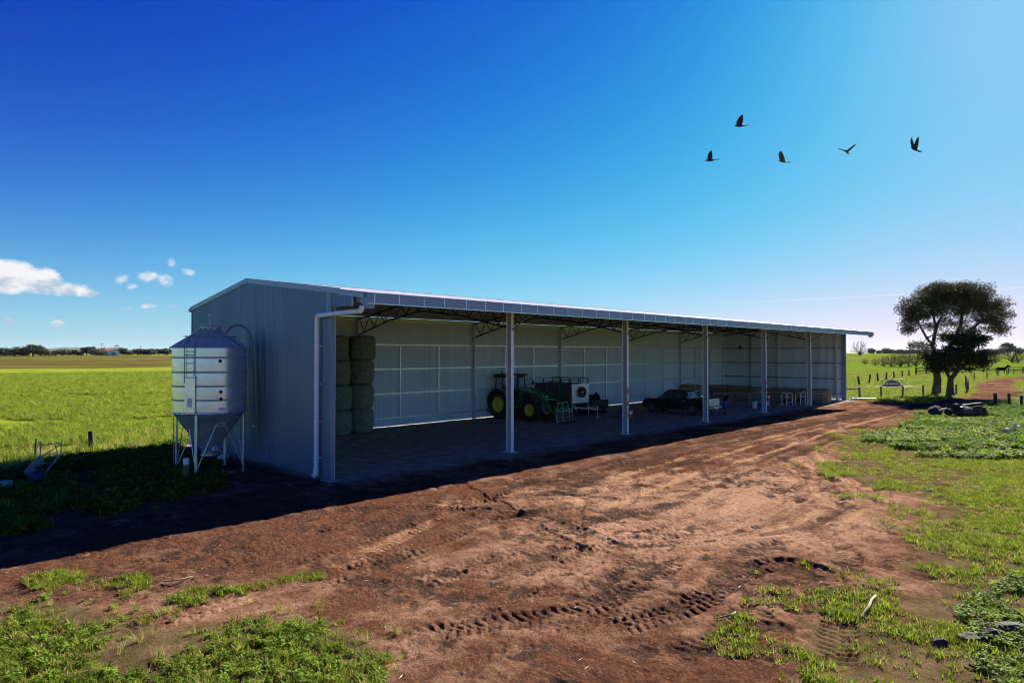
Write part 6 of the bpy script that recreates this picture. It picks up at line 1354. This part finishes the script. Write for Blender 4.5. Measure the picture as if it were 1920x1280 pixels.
# white pipe on the ground by the shed corner
o = MB(); o.tube([(54.6, -.25, .1), (55.4, -1.0, .1), (56.3, -1.95, .09)], .085, 12); q = o.build('drain_pipe', PVC, None, smooth=True); tag(q, 'white plastic drain pipe lying at the far shed corner', 'pipe')
# old feed trough and frame in the shaded weeds on the left
ft = thing('feed_trough', 'old metal feed trough with a pipe frame tipped in the shaded weeds', 'trough', (-6.5, 8.3, gzs(-6.5, 8.3)), math.atan2(5.64, 1.92) - math.pi / 2); ft.scale = (.72, .85, .62)
IRON = mat('dull_trough_steel', (.06, .075, .095), .6, .05, var=.4, nscale=3)
prof = [(-.42, .62), (-.2, .12), (.2, .12), (.42, .62)]
for i in range(3):
    (a0, z0), (a1, z1) = prof[i], prof[i + 1]; mb = MB(); mb.beam(((a0 + a1) / 2, -2.0, (z0 + z1) / 2 + .02), ((a0 + a1) / 2, 1.7, (z0 + z1) / 2 + .22), math.hypot(a1 - a0, z1 - z0), .012, up=(-(z1 - z0), 0, a1 - a0)); mb.build('trough_side', IRON, ft)
for s in (-.44, .44): mb = MB(); mb.tube([(s, -2.0, .64), (s, 1.7, .84)], .022, 6); mb.build('rim_rail', DGALV, ft)
for yy, dz in ((-2.0, 0), (-.6, .08), (1.7, .2)):
    mb = MB(); mb.tube([(-.46, yy, .66 + dz), (-.24, yy, .06 + dz), (.24, yy, .06 + dz), (.46, yy, .66 + dz)], .02, 6); mb.tube([(-.46, yy, .66 + dz), (.46, yy, .66 + dz)], .014, 5); mb.build('cradle', DGALV, ft)
for s in (-.4, .45): mb = MB(); mb.tube([(s, 1.3, 0), (s * 1.1, 1.75, 1.65 if s < 0 else 1.72)], .03, 6); mb.build('frame_leg', DGALV, ft)
mb = MB(); mb.tube([(-.44, 1.72, 1.42), (.5, 1.72, 1.5)], .026, 6); mb.tube([(-.44, .2, .76), (.5, 1.7, 1.45)], .024, 6); mb.tube([(.2, 1.7, 1.4), (.45, 1.3, .4)], .024, 6); mb.build('frame_bar', DGALV, ft)
o = MB(); o.beam((-.5, 0, .2), (.45, .1, .5), .4, .02); q = o.build('metal_sheet', DGALV, None, (-5.2, 9.2, gzs(-5.2, 9.2)), (0, 0, R(-50))); tag(q, 'bent metal sheet propped beside the old trough', 'sheet')
o = MB(); o.box((-.16, -.14, 0), (.16, .14, .34)); q = o.build('block', CONC, None, (-8.05, 5.6, gzs(-8.05, 5.6)), (0, 0, .4), bevel=.02); tag(q, 'grey concrete block at the near end of the old trough', 'block')
fp_ = thing('fence_post', 'lone dark fence post at the edge of the crop field', 'post', (-3.86, 13.0, gzs(-3.86, 13)))
mb = MB(); mb.tube([(0, 0, -.2), (.0, .02, .5), (-.03, .03, .98)], [.115, .11, .10], 10); mb.build('timber', DTIMBER, fp_, smooth=True)
for w in (.5, .8): mb = MB(); mb.tube([(-.02, -.12, w), (.02, .12, w)], .012, 5); mb.build('wire_staple', WIRE, fp_)
fence('sagging wire fence with thin posts at the left picture edge', [(-9.4, 7.6), (-7.9, 10.0), (-6.0, 12.4)], .95, 2, .04, DTIMBER, 0, .05)
o = obj('crumpled_bag', rock_mesh(77, (.32, .2, .12), WHITE), None, (-.55, 7.2, .08), (0, 0, .6)); tag(o, 'crumpled white bag on the ground against the end wall', 'bag')
o = obj('crumpled_bag', rock_mesh(78, (.26, .18, .12), WHITE), None, (-2.2, 10.4, .08), (0, 0, .2)); tag(o, 'small white bag on the ground behind the silo', 'bag')
# spilt grain under the silo
o = obj('spilt_grain', heap_mesh(9, .95, .6, .03, mat('grain', (.3, .24, .13), .95, var=.4, nscale=9), 40, 6), None, (-2.3, 3.9, .035), (0, 0, .5)); tag(o, 'thin pale patch of spilt grain under the silo', 'grain', kind='stuff')
# straw bedding in the pens
o = obj('straw_bedding', heap_mesh(12, 4.2, 2.2, .07, mat('straw', (.32, .26, .16), .95, col2=(.12, .1, .07), nscale=5, bump=.6), 60, 12), None, (43.4, 1.6, .015), (0, 0, R(-8))); tag(o, 'loose pale straw bedding on the calf pen floor', 'straw', kind='stuff')
# dry sticks
STICK = mat('dry_stick', (.3, .25, .18), .85, var=.3)
for i, (pts, r_, lab) in enumerate((([(-.15, -16.9, .03), (.2, -16.92, .12), (.6, -16.85, .10), (1.05, -16.8, .05)], .022, 'long pale curved stick lying in the thin grass'), ([(-1.9, -15.2, .03), (-1.6, -15.35, .06), (-1.4, -15.3, .03)], .014, 'short pale stick on the dark tyre marks'), ([(-7.6, -6.9, .02), (-7.4, -7.1, .05), (-7.1, -7.0, .02)], .012, 'thin pale twig near the left weeds'))):
    mb = MB(); P_ = [tuple(v) for v in catmull([np.array((a, b, gzs(a, b) + c)) for a, b, c in pts], .08)]; mb.tube(P_, r_, 6); q = mb.build('stick', STICK, None, smooth=True); tag(q, lab, 'stick', 'dry sticks on the ground')
# rocks in the near right corner
RK = mat('grey_rock', (.06, .048, .04), .95, col2=(.022, .018, .016), nscale=5, bump=.6)
for i, (x, y, a, b, c, lab) in enumerate(((.15, -18.35, .2, .14, .10, 'small grey rock left in the near right corner group'), (.45, -18.55, .26, .16, .13, 'largest dark grey rock in the near right corner'), (1.0, -18.75, .3, .16, .12, 'long flat dark rock at the right picture edge'), (-.35, -18.05, .13, .1, .08, 'small pebbly rock near the corner weeds'))):
    me = rock_mesh(60 + i, (a, b, c), RK); me.polygons.foreach_set('use_smooth', [False] * len(me.polygons)); q = obj('rock', me, None, (x, y, gzs(x, y) + c * .12), (0, 0, R(YAW - 90) + .2)); tag(q, lab, 'rock', 'rocks in the near right corner')
# clods and straw bits on the yard
def clod_field(name, label, cat, n, m, smin, smax, flat, reg, indoors=False):
    mb = MB(); base = [(1, 0, 0), (0, 1, 0), (-1, 0, 0), (0, -1, 0), (0, 0, 1), (0, 0, -.4)]; fs = [(0, 1, 4), (1, 2, 4), (2, 3, 4), (3, 0, 4), (1, 0, 5), (2, 1, 5), (3, 2, 5), (0, 3, 5)]
    x, y = reg(n); s_ = yard_value(x, y); k = (s_ > .1) & (((y < -.7) | (x < -.3)) if not indoors else (x > .5)); x, y = x[k], y[k]; z = gz(x, y)
    for a, b, c in zip(x, y, z):
        s = smin + (smax - smin) * random.random() ** 2.5; th = random.uniform(0, 6.28); ct, sn = math.cos(th), math.sin(th); sx, sy, sz = s * random.uniform(.7, 1.3) * flat[0], s * random.uniform(.6, 1.2), s * random.uniform(.5, 1) * flat[1]
        mb.add([(a + (v[0] * sx) * ct - v[1] * sy * sn, b + (v[0] * sx) * sn + v[1] * sy * ct, c + v[2] * sz + .004) for v in base], fs)
    me = bpy.data.meshes.new(name); me.from_pydata(mb.v, [], mb.f); me.materials.append(m); q = obj(name, me); tag(q, label, cat, kind='stuff')
def reg_near(n): x, y, r = polar(n, 4, 84, 7.5, 45, .9); return x, y
clod_field('soil_clods', 'small dark clods of soil scattered over the dirt yard', 'soil', 6000, mat('clod_soil', (.2, .10, .06), .95, var=.5, nscale=2), (.008), .034, (1, .55), reg_near)
clod_field('straw_bits', 'pale bits of straw scattered over the dirt yard', 'straw', 1100, mat('straw_bit', (.5, .42, .28), .9), .006, .012, (7, .5), reg_near)
def reg_in(n): return np.concatenate([rng.normal(8, 2.2, n // 2), rng.uniform(2, 50, n - n // 2)]), np.concatenate([10 - np.abs(rng.normal(0, 2.6, n // 2)), rng.uniform(.3, 11, n - n // 2)])
clod_field('floor_straw', 'loose straw littering the shed floor near the bales', 'straw', 2200, mat('floor_straw_bit', (.55, .47, .3), .9), .008, .02, (6, .5), reg_in, True)
# ------------------------------------------------------------------ far farm: house, shed, tower, poles
def far_pos(px_, d): a = R(az_of(px_)); return CAM[0] + d * math.cos(a), CAM[1] + d * math.sin(a)
def face_cam(px_): return R(az_of(px_)) - math.pi / 2
x, y = far_pos(213, 530); z = gzs(x, y)
fs_ = thing('far_shed', 'small white gabled shed in the far tree line', 'shed', (x, y, z), face_cam(213))
mb = MB(); mb.box((-3.4, 0, 0), (3.4, 7, 2.9)); mb.prism([(-3.4, 2.9), (3.4, 2.9), (0, 4.1)], 0, 7, 'y'); mb.build('wall', WHITE, fs_)
mb = MB(); mb.beam((-3.7, 3.5, 2.85), (0, 3.5, 4.2), .1, 7.4, up=(0, 1, 0)); mb.beam((3.7, 3.5, 2.85), (0, 3.5, 4.2), .1, 7.4, up=(0, 1, 0)); mb.build('roof', DGALV, fs_)
mb = MB(); mb.box((-1.2, -.05, 0), (1.2, -.01, 2.4)); mb.build('door', DGALV, fs_)
x, y = far_pos(199, 560); z = gzs(x, y)
fh_ = thing('farm_house', 'far low farm house with a red-brown roof behind trees', 'house', (x, y, z), face_cam(199))
mb = MB(); mb.box((-7, 0, 0), (6, 8, 3)); mb.build('wall', mat('house_wall', (.4, .34, .3), .9), fh_)
mb = MB(); v = [(-7.6, -.6, 2.9), (6.6, -.6, 2.9), (6.6, 8.6, 2.9), (-7.6, 8.6, 2.9), (-4, 4, 5.0), (3, 4, 5.0)]; mb.add(v, [(0, 1, 5, 4), (1, 2, 5), (2, 3, 4, 5), (3, 0, 4)]); rf = mb.build('roof', mat('red_roof', (.3, .1, .07), .8), fh_)
mb = MB(); mb.box((-1.5, 3, 4), (-.8, 3.7, 5.7)); mb.build('chimney', mat('red_roof', (.3, .1, .07)), rf)
for xx in (-5, -1.5, 3): mb = MB(); mb.box((xx, -.06, 1), (xx + 1.4, -.01, 2.2)); mb.build('window', GLASS, fh_)
x, y = far_pos(219, 575); z = gzs(x, y)
tw = thing('roofed_tower', 'tiny roofed lookout tower on the far left skyline', 'tower', (x, y, z), face_cam(219))
for sx_ in (-1.2, 1.2):
    for sy_ in (-1, 1): mb = MB(); mb.beam((sx_, sy_, 0), (sx_, sy_, 6.6), .22); mb.build('leg', STEELBLK, tw)
mb = MB(); mb.box((-1.5, -1.3, 5.2), (1.5, 1.3, 5.4)); mb.build('platform', STEELBLK, tw)
mb = MB(); mb.add([(-2.3, -1.8, 6.6), (2.3, -1.8, 6.6), (2.3, 1.8, 6.6), (-2.3, 1.8, 6.6), (0, 0, 7.7)], [(0, 1, 4), (1, 2, 4), (2, 3, 4), (3, 0, 4), (3, 2, 1, 0)]); mb.build('roof', mat('tower_red', (.22, .09, .06), .8), tw)
for px_, d, h, lab in ((191, 540, 8.5, 'thin power pole left of the lookout tower'), (264, 545, 6.8, 'short pole on the skyline left of the silo')):
    x, y = far_pos(px_, d); pp = thing('power_pole', lab, 'pole', (x, y, gzs(x, y)), face_cam(px_)); mb = MB(); mb.tube([(0, 0, 0), (0, 0, h)], [.2, .14], 6); mb.build('pole', DTIMBER, pp); mb = MB(); mb.beam((-1.2, 0, h - .5), (1.2, 0, h - .5), .16); mb.build('crossarm', DTIMBER, pp)
x, y = far_pos(175, 555); tk = thing('water_tank', 'dark squat tank on the far left skyline', 'tank', (x, y, gzs(x, y)), 0); mb = MB(); mb.lathe([(1.7, 3.2), (1.75, 5.6), (.3, 6.2)], 16); mb.build('tank', STEELBLK, tk)
for a in range(4): mb = MB(); mb.beam((1.2 * math.cos(a * 1.57), 1.2 * math.sin(a * 1.57), 0), (1.2 * math.cos(a * 1.57), 1.2 * math.sin(a * 1.57), 3.3), .2); mb.build('leg', STEELBLK, tk)

# ------------------------------------------------------------------ air: thin even haze over the whole plain
hm = bpy.data.materials.new('air_haze'); hm.use_nodes = True; hn = hm.node_tree; hn.nodes.remove(hn.nodes['Principled BSDF'])
pv = hn.nodes.new('ShaderNodeVolumePrincipled'); pv.inputs['Density'].default_value = 1.4e-5; pv.inputs['Color'].default_value = (.80, .90, 1, 1); pv.inputs['Anisotropy'].default_value = .3
hn.links.new(pv.outputs[0], hn.nodes['Material Output'].inputs['Volume'])
mb = MB(); mb.box((-9800, -9800, -40), (9800, 9800, 92)); hz_ = mb.build('haze', hm, None, (CAM[0], CAM[1], 0)); hz_['kind'] = 'stuff'; hz_['label'] = 'thin pale air haze over the plain'
